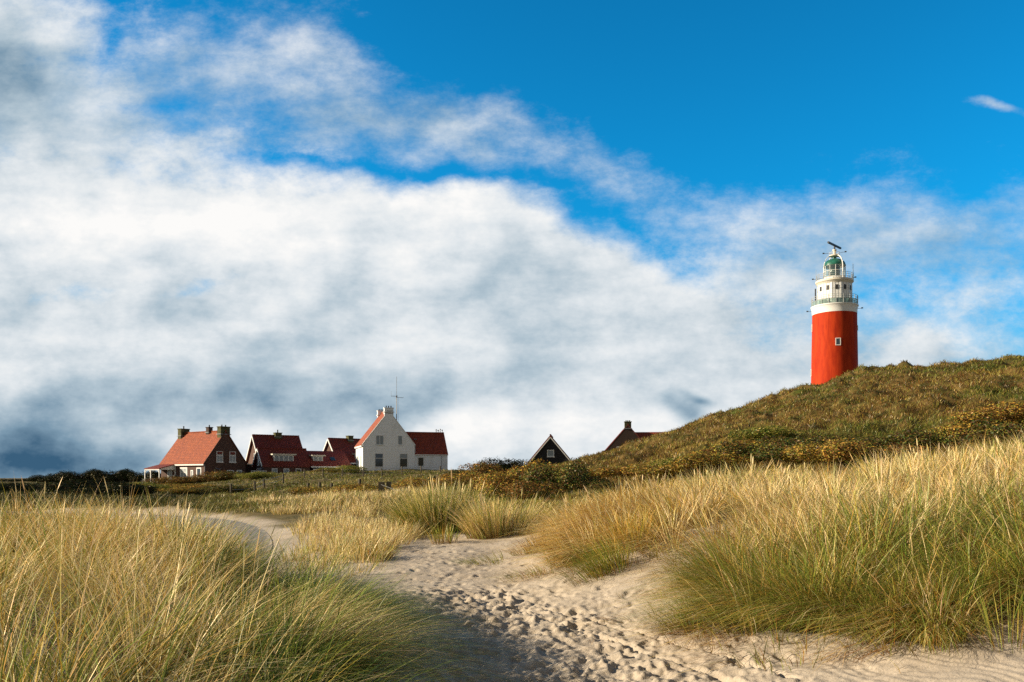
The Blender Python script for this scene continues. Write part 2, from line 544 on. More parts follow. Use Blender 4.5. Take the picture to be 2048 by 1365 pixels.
def ground_mat():
    m, t, b, o = new_mat('dune_ground')
    pos = t.node('ShaderNodeNewGeometry').outputs['Position']
    av = t.node('ShaderNodeAttribute', attribute_name='veg').outputs['Fac']
    ah = t.node('ShaderNodeAttribute', attribute_name='hill').outputs['Fac']
    n1 = t.noise(pos, 1.1, 5, 0.6)
    n2 = t.noise(pos, 60.0, 4, 0.7)
    n3 = t.noise(pos, 0.16, 6, 0.6)
    sand = t.ramp(n1, [(0.3, (.44, .37, .285)), (0.7, (.53, .455, .36))])
    sand = t.mix(t.smooth(n2, .35, .75), sand, t.vmath('SCALE', sand, scale=.78))
    bits = t.noise(pos, 24.0, 3, 0.8)                     # straw and twigs lying on the sand
    sand = t.mix(t.math('MULTIPLY', t.smooth(bits, .66, .72), t.smooth(n1, .4, .62)), sand, (.10, .065, .03))
    litter = t.ramp(n1, [(0.25, (.055, .06, .02)), (0.5, (.13, .10, .04)), (0.75, (.22, .165, .075))])
    n4 = t.noise(pos, 0.5, 7, 0.7)
    hill = t.ramp(n4, [(0.28, (.03, .04, .010)), (0.44, (.085, .075, .02)), (0.55, (.15, .095, .03)), (0.72, (.25, .175, .06))])
    hill = t.mix(t.smooth(n3, .54, .68), hill, (.07, .085, .014))
    veg = t.mix(ah, litter, hill)
    t.put(b.inputs['Base Color'], t.mix(av, sand, veg))
    b.inputs['Roughness'].default_value = 0.95
    b.inputs['Specular IOR Level'].default_value = 0.1
    bp = t.node('ShaderNodeBump')
    bp.inputs['Strength'].default_value = 0.55
    bp.inputs['Distance'].default_value = 0.02
    hgt = t.math('ADD', t.math('MULTIPLY', n2, .35), t.noise(pos, 14.0, 5, .65))
    t.put(bp.inputs['Height'], hgt)
    t.l.new(bp.outputs[0], b.inputs['Normal'])
    return m


M_GROUND = ground_mat()


def build_ground():
    half = R(37)
    th = np.concatenate([np.linspace(-math.pi, -R(80), 26)[:-1], np.linspace(-R(80), -half, 40)[:-1],
                         np.arctan(np.linspace(math.tan(-half), math.tan(half), 700)),
                         np.linspace(half, R(80), 40)[1:], np.linspace(R(80), math.pi, 26)[1:-1]])
    r = np.concatenate([np.geomspace(0.4, 5.0, 40)[:-1], np.geomspace(5.0, 26, 470)[:-1], np.geomspace(26, 260, 360)[:-1], np.geomspace(260, 5000, 40)])
    nt, nr = len(th), len(r)
    TH, RR = np.meshgrid(th, r)
    x, y = (RR * np.sin(TH)).ravel(), (RR * np.cos(TH)).ravel()
    z = H(x, y)
    V = np.stack([x, y, z], 1)
    i = np.arange(nr - 1)[:, None] * nt
    j = np.arange(nt)[None, :]
    jn = (j + 1) % nt
    quads = np.stack([i + j, i + jn, i + nt + jn, i + nt + j], -1).reshape(-1, 4)[:, ::-1]
    hm, vm = hill_mask(x, y), veg_mask(x, y)
    dp = poly_dist(x, y, PATH)
    vm = vm * sstep(dp + fbm(x, y, 1.5, 3, 77) * .9, PATH_HW + 0.1, PATH_HW + 1.2)
    qh = hm[quads].mean(1) > 0.5
    for name, sel, lab in (('ground', ~qh, None), ('dune_hill', qh, None)):
        q = quads[sel]
        used = np.unique(q)
        mp = np.full(len(V), -1)
        mp[used] = np.arange(len(used))
        vv = V[used]
        q = mp[q]
        flat, cnt = q.ravel(), np.full(len(q), 4)
        if name == 'ground':
            c = len(vv)
            vv = np.vstack([vv, [[0, 0, float(z[:nt].mean())]]])
            fan = np.stack([mp[np.arange(nt)], np.full(nt, c), mp[(np.arange(nt) + 1) % nt]], 1)[:, ::-1]
            flat = np.concatenate([flat, fan.ravel()])
            cnt = np.concatenate([cnt, np.full(nt, 3)])
            av, ah = np.append(vm[used], 0), np.append(hm[used], 0)
        else:
            av, ah = vm[used], hm[used]
        me = np_mesh(name, vv, flat, cnt, [M_GROUND], smooth=True, attrs={'veg': av, 'hill': ah})
        tag(link(name, me), kind='structure')


build_ground()


def build_path():
    m, t, b, o = new_mat('worn_asphalt')
    pos = t.node('ShaderNodeNewGeometry').outputs['Position']
    n = t.noise(pos, 45, 4, .7)
    n2 = t.noise(pos, .9, 4, .6)
    c = t.ramp(n, [(.3, (.15, .14, .125)), (.7, (.23, .215, .19))])
    ed = t.node('ShaderNodeAttribute', attribute_name='edge').outputs['Fac']
    blown = t.math('ADD', t.math('MULTIPLY', t.math('SUBTRACT', n2, .5), 1.1), ed)      # sand blown over it
    c = t.mix(t.smooth(blown, .74, 1.1), c, (.47, .40, .31))
    t.put(b.inputs['Base Color'], c)
    b.inputs['Roughness'].default_value = .9
    # smooth centre line
    P = PATH.copy()
    for _ in range(3):
        Q = [P[0]]
        for a, c_ in zip(P[:-1], P[1:]):
            Q += [a * .75 + c_ * .25, a * .25 + c_ * .75]
        Q.append(P[-1])
        P = np.array(Q)
    d = np.gradient(P, axis=0)
    d /= np.linalg.norm(d, axis=1)[:, None]
    nrm = np.stack([-d[:, 1], d[:, 0]], 1)
    K = 15
    V = []
    for k in range(K):
        s = -1 + 2 * k / (K - 1)
        q = P + nrm * s * PATH_HW
        zz = H(q[:, 0], q[:, 1])
        zz = np.convolve(np.pad(zz, 4, 'edge'), np.ones(9) / 9, 'valid')
        V.append(np.column_stack([q, zz + 0.012 + 0.05 * (1 - s * s)]))
    V = np.stack(V, 1)
    n_, K = V.shape[:2]
    idx = np.arange(n_ * K).reshape(n_, K)
    q = np.stack([idx[:-1, :-1], idx[1:, :-1], idx[1:, 1:], idx[:-1, 1:]], -1).reshape(-1, 4)
    edge = np.tile(np.abs(np.linspace(-1, 1, K)) ** 3, n_)
    me = np_mesh('path', V.reshape(-1, 3), q.ravel(), np.full(len(q), 4), [m], smooth=True, attrs={'edge': edge})
    if me.polygons[0].normal.z < 0:
        me.flip_normals()
    tag(link('path', me), kind='structure')


build_path()
# ---- mesh kit -----------------------------------------------------------------
class MB:
    def __init__(self):
        self.v, self.f, self.m = [], [], []

    def add(self, vs, fs, mi=0):
        o = len(self.v)
        self.v += [tuple(p) for p in vs]
        self.f += [tuple(o + i for i in f) for f in fs]
        self.m += [mi] * len(fs)
        return self

    def box(self, c, s, rz=0.0, mi=0, rot=None):
        M = rot if rot is not None else Matrix.Rotation(rz, 3, 'Z')
        vs = []
        for dx, dy, dz in ((-1, -1, -1), (1, -1, -1), (1, 1, -1), (-1, 1, -1), (-1, -1, 1), (1, -1, 1), (1, 1, 1), (-1, 1, 1)):
            vs.append(Vector(c) + M @ Vector((dx * s[0] / 2, dy * s[1] / 2, dz * s[2] / 2)))
        return self.add(vs, [(3, 2, 1, 0), (4, 5, 6, 7), (0, 1, 5, 4), (1, 2, 6, 5), (2, 3, 7, 6), (3, 0, 4, 7)], mi)

    def beam(self, p, q, w, h=None, up=(0, 0, 1), mi=0):
        p, q = Vector(p), Vector(q)
        d = (q - p)
        L = d.length
        d.normalize()
        u = Vector(up)
        if abs(d.dot(u)) > 0.98:
            u = Vector((1, 0, 0))
        s = d.cross(u).normalized()
        u = s.cross(d).normalized()
        M = Matrix((s, d, u)).transposed()
        return self.box((p + q) / 2, (w, L, h or w), rot=M, mi=mi)

    def tube(self, pts, r, n=8, mi=0, r2=None, cap=True):
        pts = [Vector(p) for p in pts]
        vs, fs = [], []
        for i, p in enumerate(pts):
            d = (pts[min(i + 1, len(pts) - 1)] - pts[max(i - 1, 0)]).normalized()
            a = Vector((0, 0, 1)) if abs(d.z) < .9 else Vector((1, 0, 0))
            s = d.cross(a).normalized()
            u = s.cross(d)
            rr = r if r2 is None else r + (r2 - r) * i / (len(pts) - 1)
            for k in range(n):
                t = 2 * math.pi * k / n
                vs.append(p + s * rr * math.cos(t) + u * rr * math.sin(t))
        for i in range(len(pts) - 1):
            for k in range(n):
                fs.append((i * n + k, i * n + (k + 1) % n, (i + 1) * n + (k + 1) % n, (i + 1) * n + k))
        if cap:
            fs.append(tuple(range(n))[::-1])
            fs.append(tuple((len(pts) - 1) * n + k for k in range(n)))
        return self.add(vs, fs, mi)

    def lathe(self, prof, n=48, c=(0, 0, 0), mi=0, a0=0.0, cap=True):
        vs, fs = [], []
        for r, z in prof:
            for k in range(n):
                t = a0 + 2 * math.pi * k / n
                vs.append((c[0] + r * math.cos(t), c[1] + r * math.sin(t), c[2] + z))
        for i in range(len(prof) - 1):
            for k in range(n):
                fs.append((i * n + k, i * n + (k + 1) % n, (i + 1) * n + (k + 1) % n, (i + 1) * n + k))
        if cap:
            if prof[0][0] > 1e-4:
                fs.append(tuple(range(n))[::-1])
            if prof[-1][0] > 1e-4:
                fs.append(tuple((len(prof) - 1) * n + k for k in range(n)))
        return self.add(vs, fs, mi)

    def prism(self, poly, y0, y1, mi=0):
        """poly in x, z; extruded along y"""
        n = len(poly)
        vs = [(p[0], y0, p[1]) for p in poly] + [(p[0], y1, p[1]) for p in poly]
        fs = [tuple(range(n)), tuple(range(n, 2 * n))[::-1]]
        for i in range(n):
            j = (i + 1) % n
            fs.append((j, i, n + i, n + j))
        return self.add(vs, fs, mi)

    def build(self, name, mats, parent=None, loc=None, smooth=False, fix=True):
        me = bpy.data.meshes.new(name)
        me.from_pydata(self.v, [], self.f)
        if not isinstance(mats, (list, tuple)):
            mats = [mats]
        for m in mats:
            me.materials.append(m)
        me.polygons.foreach_set('material_index', self.m)
        if fix:
            bm = bmesh.new()
            bm.from_mesh(me)
            bmesh.ops.recalc_face_normals(bm, faces=bm.faces)
            bm.to_mesh(me)
            bm.free()
        if smooth:
            me.polygons.foreach_set('use_smooth', [True] * len(me.polygons))
            me.set_sharp_from_angle(angle=R(35))
        return link(name, me, parent, loc)


# ---- building materials ----------------------------------------------------
def simple(name, col, rough=.7, var=.12, scale=3.0, metal=0.0, spec=.3, bump=0.0):
    m, t, b, o = new_mat(name)
    pos = t.node('ShaderNodeTexCoord').outputs['Object']
    n = t.noise(pos, scale, 5, .65)
    c = t.mix(t.smooth(n, .3, .7), tuple(x * (1 - var) for x in col), tuple(min(1, x * (1 + var)) for x in col))
    t.put(b.inputs['Base Color'], c)
    b.inputs['Roughness'].default_value = rough
    b.inputs['Metallic'].default_value = metal
    b.inputs['Specular IOR Level'].default_value = spec
    if bump:
        bp = t.node('ShaderNodeBump')
        bp.inputs['Strength'].default_value = bump
        t.put(bp.inputs['Height'], n)
        t.l.new(bp.outputs[0], b.inputs['Normal'])
    return m


def brick_mat(name, c1, c2, mortar):
    m, t, b, o = new_mat(name)
    pos = t.node('ShaderNodeTexCoord').outputs['Object']
    sp = t.node('ShaderNodeSeparateXYZ')
    t.put(sp.inputs[0], pos)
    cb = t.node('ShaderNodeCombineXYZ')
    t.put(cb.inputs[0], t.math('ADD', sp.outputs[0], sp.outputs[1]))
    t.put(cb.inputs[1], sp.outputs[2])
    br = t.node('ShaderNodeTexBrick')
    t.put(br.inputs['Vector'], cb.outputs[0])
    t.put(br.inputs['Color1'], c1 + (1,))
    t.put(br.inputs['Color2'], c2 + (1,))
    t.put(br.inputs['Mortar'], mortar + (1,))
    br.inputs['Scale'].default_value = 1.0
    br.inputs['Brick Width'].default_value = .22
    br.inputs['Row Height'].default_value = .065
    br.inputs['Mortar Size'].default_value = .007
    n = t.noise(pos, .9, 5, .65)
    c = t.mix(t.smooth(n, .3, .75), br.outputs[0], t.vmath('SCALE', br.outputs[0], scale=.7))
    t.put(b.inputs['Base Color'], c)
    b.inputs['Roughness'].default_value = .9
    return m


def tile_mat(name, c1, c2, along_x=False, moss=.25):
    """pantiles: rows by height, columns along the ridge, weathering over them"""
    m, t, b, o = new_mat(name)
    pos = t.node('ShaderNodeTexCoord').outputs['Object']
    sp = t.node('ShaderNodeSeparateXYZ')
    t.put(sp.inputs[0], pos)
    u = sp.outputs[0] if along_x else sp.outputs[1]
    cb = t.node('ShaderNodeCombineXYZ')
    t.put(cb.inputs[0], u)
    t.put(cb.inputs[1], t.math('MULTIPLY', sp.outputs[2], 1.28))
    br = t.node('ShaderNodeTexBrick', offset=0.0)
    t.put(br.inputs['Vector'], cb.outputs[0])
    t.put(br.inputs['Color1'], c1 + (1,))
    t.put(br.inputs['Color2'], c2 + (1,))
    t.put(br.inputs['Mortar'], tuple(x * .45 for x in c1) + (1,))
    br.inputs['Scale'].default_value = 1.0
    br.inputs['Brick Width'].default_value = .27
    br.inputs['Row Height'].default_value = .34
    br.inputs['Mortar Size'].default_value = .018
    br.inputs['Mortar Smooth'].default_value = .3
    n = t.noise(pos, 1.1, 6, .7)
    n2 = t.noise(pos, 5.0, 4, .7)
    c = t.mix(t.smooth(n2, .35, .7), br.outputs[0], t.vmath('SCALE', br.outputs[0], scale=.62))
    c = t.mix(t.math('MULTIPLY', t.smooth(n, .5, .75), moss), c, (.06, .05, .02))
    t.put(b.inputs['Base Color'], c)
    b.inputs['Roughness'].default_value = .75
    wv = t.math('SINE', t.math('MULTIPLY', u, 2 * math.pi / .27))
    bp = t.node('ShaderNodeBump')
    bp.inputs['Strength'].default_value = .8
    bp.inputs['Distance'].default_value = .05
    t.put(bp.inputs['Height'], t.math('ADD', t.math('MULTIPLY', wv, .5), br.outputs['Fac']))
    t.l.new(bp.outputs[0], b.inputs['Normal'])
    return m


def boards_mat():
    """white painted panels with dark joints, and grime under the sills"""
    m, t, b, o = new_mat('white_painted_panels')
    pos = t.node('ShaderNodeTexCoord').outputs['Object']
    sp = t.node('ShaderNodeSeparateXYZ')
    t.put(sp.inputs[0], pos)
    cb = t.node('ShaderNodeCombineXYZ')
    t.put(cb.inputs[0], t.math('ADD', sp.outputs[0], sp.outputs[1]))
    t.put(cb.inputs[1], sp.outputs[2])
    br = t.node('ShaderNodeTexBrick', offset=0.5)
    t.put(br.inputs['Vector'], cb.outputs[0])
    t.put(br.inputs['Color1'], (.88, .91, .92, 1))
    t.put(br.inputs['Color2'], (.85, .88, .89, 1))
    t.put(br.inputs['Mortar'], (.70, .73, .75, 1))
    br.inputs['Scale'].default_value = 1.0
    br.inputs['Brick Width'].default_value = 1.15
    br.inputs['Row Height'].default_value = .46
    br.inputs['Mortar Size'].default_value = .016
    br.inputs['Mortar Smooth'].default_value = .4
    n = t.noise(t.mapping(pos, scale=(1.2, 1.2, .35)), 1.0, 3, .6)
    c = t.mix(t.smooth(n, .52, .75, 0, .35), br.outputs[0], (.45, .46, .38))
    t.put(b.inputs['Base Color'], c)
    b.inputs['Roughness'].default_value = .6
    return m


def red_paint():
    m, t, b, o = new_mat('red_tower_paint')
    pos = t.node('ShaderNodeTexCoord').outputs['Object']
    n = t.noise(t.mapping(pos, scale=(1, 1, .18)), 1.3, 6, .7)
    n2 = t.noise(pos, 2.2, 5, .8)
    c = t.mix(t.smooth(n, .3, .72), (.32, .024, .007), (.50, .050, .011))
    c = t.mix(t.smooth(n2, .62, .76, 0, .4), c, (.60, .15, .07))
    st = t.noise(t.mapping(pos, scale=(3, 3, .12)), 1.0, 5, .75)
    c = t.mix(t.smooth(st, .52, .7, 0, .5), c, (.22, .02, .008))
    t.put(b.inputs['Base Color'], c)
    b.inputs['Roughness'].default_value = .7
    b.inputs['Specular IOR Level'].default_value = .08
    return m


def glass_mat(name, col=(.03, .045, .055), rough=.08):
    m, t, b, o = new_mat(name)
    pos = t.node('ShaderNodeTexCoord').outputs['Object']
    n = t.noise(pos, 1.2, 3, .6)
    t.put(b.inputs['Base Color'], t.mix(n, tuple(x * .6 for x in col), tuple(x * 1.4 for x in col)))
    b.inputs['Roughness'].default_value = rough
    b.inputs['Specular IOR Level'].default_value = .6
    return m


def clear_glass(name, tint=(.78, .9, .86), ior_mix=.12, body=(.35, .45, .42), bodymix=.18):
    m, t, b, o = new_mat(name)
    m.node_tree.nodes.remove(b)
    tr = t.node('ShaderNodeBsdfTransparent')
    t.put(tr.inputs[0], tint + (1,))
    gl = t.node('ShaderNodeBsdfGlossy')
    gl.inputs['Roughness'].default_value = .06
    df = t.node('ShaderNodeBsdfDiffuse')
    t.put(df.inputs[0], body + (1,))
    m1 = t.node('ShaderNodeMixShader')
    m1.inputs[0].default_value = ior_mix
    t.l.new(tr.outputs[0], m1.inputs[1])
    t.l.new(gl.outputs[0], m1.inputs[2])
    m2 = t.node('ShaderNodeMixShader')
    m2.inputs[0].default_value = bodymix
    t.l.new(m1.outputs[0], m2.inputs[1])
    t.l.new(df.outputs[0], m2.inputs[2])
    t.l.new(m2.outputs[0], o.inputs[0])
    return m


M = {
    'brick': brick_mat('brown_brick', (.11, .044, .028), (.07, .030, .021), (.12, .09, .07)),
    'brick_dark': brick_mat('dark_brick', (.062, .030, .022), (.042, .021, .016), (.075, .058, .048)),
    'boards': boards_mat(),
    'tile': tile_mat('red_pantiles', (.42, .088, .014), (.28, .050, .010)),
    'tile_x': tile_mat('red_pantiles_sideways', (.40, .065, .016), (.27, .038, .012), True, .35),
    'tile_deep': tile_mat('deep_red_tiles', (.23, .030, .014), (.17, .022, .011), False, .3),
    'white': simple('white_paint', (.78, .78, .75), .5, .06),
    'cream': simple('cream_paint', (.66, .62, .52), .6, .08),
    'grey': simple('grey_paint', (.40, .42, .42), .6, .1),
    'dark': simple('dark_metal', (.035, .037, .04), .5, .2),
    'steel': simple('galvanised_steel', (.38, .39, .40), .45, .15, metal=.6),
    'black_boards': simple('black_stained_boards', (.018, .017, .018), .7, .3),
    'soot': simple('mossy_chimney_brick', (.085, .085, .04), .95, .5, 2.2),
    'wood': simple('weathered_post_wood', (.10, .085, .06), .9, .35, 6.0),
    'glass': glass_mat('window_glass'),
    'curtain': simple('net_curtain', (.26, .30, .32), .5, .15, 4.0, spec=.6),
    'red': red_paint(),
    'green': simple('green_copper_dome', (.022, .13, .095), .4, .3, 2.0),
    'lens': simple('green_lens', (.02, .07, .06), .15, .3, 2.0, spec=.8),
    'clear': clear_glass('clear_lantern_glass', (.84, .92, .90), .10, (.35, .45, .42), .10),
    'screen': clear_glass('green_glass_screen', (.55, .68, .62), .12, (.32, .42, .38), .45),
    'leadgrey': simple('lead_flashing', (.22, .24, .26), .55, .15),
}


# ---- house parts --------------------------------------------------------------
class Face:
    """a wall plane of a house in its own coordinates"""
    def __init__(self, o, right, nrm):
        self.o, self.r, self.n = Vector(o), Vector(right), Vector(nrm)

    def p(self, a, z, out=0.0):
        return self.o + self.r * a + Vector((0, 0, z)) + self.n * out

    def rot(self):
        return Matrix((self.r, -self.n, Vector((0, 0, 1)))).transposed()


def window(house, face, a, z, w, h, cols=1, rows=1, pane='glass', frame='white', fw=.10, sill=True, blind=0.0, name='window'):
    f = MB()
    r = face.rot()

    def b(ca, cz, sw, sh, d0, d1):
        f.box(face.p(ca, cz, (d0 + d1) / 2), (sw, d1 - d0, sh), rot=r)
    b(a, z + h / 2 - fw / 2, w, fw, -.05, .06)
    b(a, z - h / 2 + fw / 2, w, fw, -.05, .06)
    b(a - w / 2 + fw / 2, z, fw, h - 2 * fw, -.05, .06)
    b(a + w / 2 - fw / 2, z, fw, h - 2 * fw, -.05, .06)
    for i in range(1, cols):
        b(a - w / 2 + w * i / cols, z, .08, h - 2 * fw, -.05, .05)
    for i in range(1, rows):
        b(a, z + h / 2 - h * i / rows * (.72 if rows == 2 else 1), w - 2 * fw, .08, -.05, .045)
    wo = f.build(name, M[frame], house)
    p = MB()
    p.box(face.p(a, z, .004), (w - fw, .03, h - fw), rot=r)
    p.build('pane', M[pane], wo)
    if blind:
        bl = MB()
        bl.box(face.p(a, z + h / 2 - fw - (h - 2 * fw) * blind / 2, .024), (w - 2.2 * fw, .01, (h - 2 * fw) * blind), rot=r)
        bl.build('blind', M['curtain'], wo)
    if sill:
        s = MB()
        s.box(face.p(a, z - h / 2 - .045, .06), (w + .16, .22, .08), rot=r)
        s.build('sill', M[frame], wo)
    return wo


def door(house, face, a, z0, w, h, leaf='white', pane=True, handle=True):
    r = face.rot()
    f = MB()
    f.box(face.p(a, z0 + h / 2, .0), (w, .10, h), rot=r)
    d = f.build('door', M[leaf], house)
    if pane:
        p = MB()
        p.box(face.p(a, z0 + h * .64, .055), (w * .68, .02, h * .55), rot=r)
        p.build('pane', M['glass'], d)
    if handle:
        p = MB()
        p.box(face.p(a + w * .38, z0 + h * .46, .09), (.05, .07, .16), rot=r)
        p.build('handle', M['dark'], d)
    return d


def gable_roof(W, L, he, hr, ov=.25, end=.15, th=.16, name='roof', mat='tile', parent=None, x0=0.0, y0=0.0):
    """two slabs meeting at the ridge, with ridge tiles"""
    f = MB()
    half = W / 2
    sl = (hr - he) / half
    n = math.hypot(1, sl)
    ex, ez = half + ov, he - ov * sl
    t = th * n
    for s in (-1, 1):
        poly = [(x0, hr), (x0 + s * ex, ez), (x0 + s * ex, ez + t), (x0, hr + t)]
        f.prism(poly, y0 - end, y0 + L + end)
    ro = f.build(name, M[mat], parent)
    c = MB()
    nseg = max(4, int(L / .42))
    for i in range(nseg):
        ya = y0 - end + (L + 2 * end) * i / nseg
        yb = y0 - end + (L + 2 * end) * (i + 1) / nseg - .02
        c.tube([(x0, ya, hr + t + .02), (x0, yb, hr + t + .05)], .12, 6)
    c.build('ridge_tiles', M[mat], ro)
    return ro


def chimney(parent, x, y, z0, w, d, h, mat='soot', pots=2, potm='dark', pot_h=.3, cap='leadgrey'):
    f = MB()
    f.box((x, y, z0 + h / 2), (w, d, h))
    f.box((x, y, z0 + h + .06), (w + .16, d + .16, .12))
    ch = f.build('chimney', M[mat], parent)
    k = MB()
    k.box((x, y, z0 + h * .35), (w + .28, d + .28, .10))
    k.build('flashing', M[cap], ch)
    for i in range(pots):
        p = MB()
        px = x + (i - (pots - 1) / 2) * w * .8 / max(pots, 1)
        p.lathe([(.11, 0), (.09, pot_h * .8), (.12, pot_h * .85), (.12, pot_h)], 10, (px, y, z0 + h + .12))
        p.build('chimney_pot', M[potm], ch)
    return ch


def uv(u, Y):
    return (u - 1024) / F * Y


def zv(v, Y):
    return EYE - (v - HV) / F * Y


# ---- the brown brick house with the sunlit orange roof -----------------------------
def house_orange():
    Y, W, L = 138.0, 7.65, 12.2
    he, hr = 3.0, 7.9
    o = empty('brick_house', (uv(451.5, Y), Y, .95), R(54.2))
    tag(o, 'brown brick house with bright orange tiled roof and porch, apart from the others', 'house', 'brick houses of the hamlet')
    w = MB()
    w.prism([(-W / 2, -1), (W / 2, -1), (W / 2, he), (0, hr), (-W / 2, he)], 0, L)
    w.build('wall', M['brick'], o)
    ro = gable_roof(W, L, he, hr, .28, .02, .15, parent=o)
    g = MB()
    sl = (hr - he) / (W / 2)
    g.box((-W / 2 - .30, L / 2, he - .30 * sl + .02), (.16, L + .1, .20))
    g.build('gutter', M['white'], ro)
    v = MB()
    for s in (-1, 1):
        v.beam((s * (W / 2 + .25), -.06, he - .22 * sl + .12), (s * .1, -.06, hr + .14), .10, .14)
    v.build('verge_board', M['brick_dark'], ro)
    chimney(o, 0, .55, hr - .9, 1.75, .95, 1.75, 'soot', 2, 'dark', .28)
    chimney(o, 0, L - .6, hr - .9, 1.6, .95, 1.75, 'soot', 1, 'dark', .45)
    chimney(o, 0, 4.4, hr - .3, .75, .75, 1.2, 'brick_dark', 1, 'dark', .35)
    fr = Face((0, 0, 0), (1, 0, 0), (0, -1, 0))
    lf = Face((-W / 2, 0, 0), (0, -1, 0), (-1, 0, 0))
    for a in (-1.15, 1.28):
        window(o, fr, a, 3.95, 1.2, 1.75, 2, 2, 'curtain', blind=0)
        t = MB()
        t.box(fr.p(a, 4.55, .062), (.92, .012, .42), rot=fr.rot())
        t.build('awning', M['tile_deep'], o)
    window(o, fr, .85, 1.15, 1.25, 1.3, 1, 1)
    window(o, fr, 2.6, 1.35, 1.0, 1.0, 1, 1, 'curtain')
    lp = MB()
    lp.tube([fr.p(-1.9, 2.35, .05), fr.p(-1.9, 2.0, .15), fr.p(-1.2, 1.95, .15), fr.p(-.8, 2.15, .1)], .035, 6)
    lp.build('pipe', M['steel'], o)
    dp = MB()
    dp.tube([(-W / 2 - .1, -.08, he - .3), (-W / 2 - .1, -.08, -.2)], .06, 8)
    dp.build('downpipe', M['leadgrey'], o)
    window(o, lf, -5.7, 1.15, 2.0, 2.2, 2, 2, 'curtain', fw=.2)
    window(o, lf, -3.45, 1.0, .7, 1.6, 1, 1, 'curtain', fw=.14)
    door(o, lf, -1.6, 0, 1.3, 2.2, 'white', True)
    window(o, lf, -9.6, 1.2, 1.3, 1.8, 2, 1, 'curtain')
    # lean-to porch
    y0, y1, d = 8.0, 12.1, 2.9
    p = MB()
    x0, x1 = -W / 2, -W / 2 - d
    poly = [(x0, 2.75), (x1 - .15, 1.98), (x1 - .15, 2.10), (x0, 2.87)]
    p.prism(poly, y0 - .15, y1 + .1)
    pr = p.build('porch_roof', M['tile_deep'], o)
    sd = MB()
    for yy in (y0, y1):
        sd.prism([(x0, 2.74), (x1, 1.98), (x1, 1.86), (x0, 1.86)], yy - .03, yy + .03)
    sd.box((x1, (y0 + y1) / 2, 1.9), (.12, y1 - y0, .18))
    sd.build('fascia', M['white'], pr)
    for xx, yy in ((x1, y0), (x1, y1), (x0 - .1, y0), (x1, (y0 + y1) / 2 + .4)):
        q = MB()
        q.box((xx, yy, .75), (.13, .13, 2.3))
        q.beam((xx, yy, 1.35), (xx, yy + (.5 if yy < y1 else -.5), 1.85), .07)
        q.build('porch_post', M['white'], pr)
    return o


house_orange()


def flat_dormer(house, yc, wd, x_face, z0, z1, cols, pane='glass', mat='white', depth=2.4):
    """box dormer standing out of the +x roof slope"""
    f = MB()
    f.box((x_face - depth / 2, yc, (z0 + z1) / 2), (depth, wd, z1 - z0))
    d = f.build('dormer', M['leadgrey'] if mat == 'lead' else M['white'], house)
    c = MB()
    c.box((x_face - depth / 2 + .22, yc, z1 + .09), (depth + .45, wd + .7, .2))
    c.build('dormer_roof', M['cream'], d)
    fc = Face((x_face, yc, 0), (0, 1, 0), (1, 0, 0))
    n = cols
    for i in range(n):
        p = MB()
        aw = wd / n
        p.box(fc.p((i - (n - 1) / 2) * aw * .96, (z0 + z1) / 2 + .06, .01), (aw * .74, .04, (z1 - z0) * .62), rot=fc.rot())
        p.build('pane', M[pane], d)
    return d


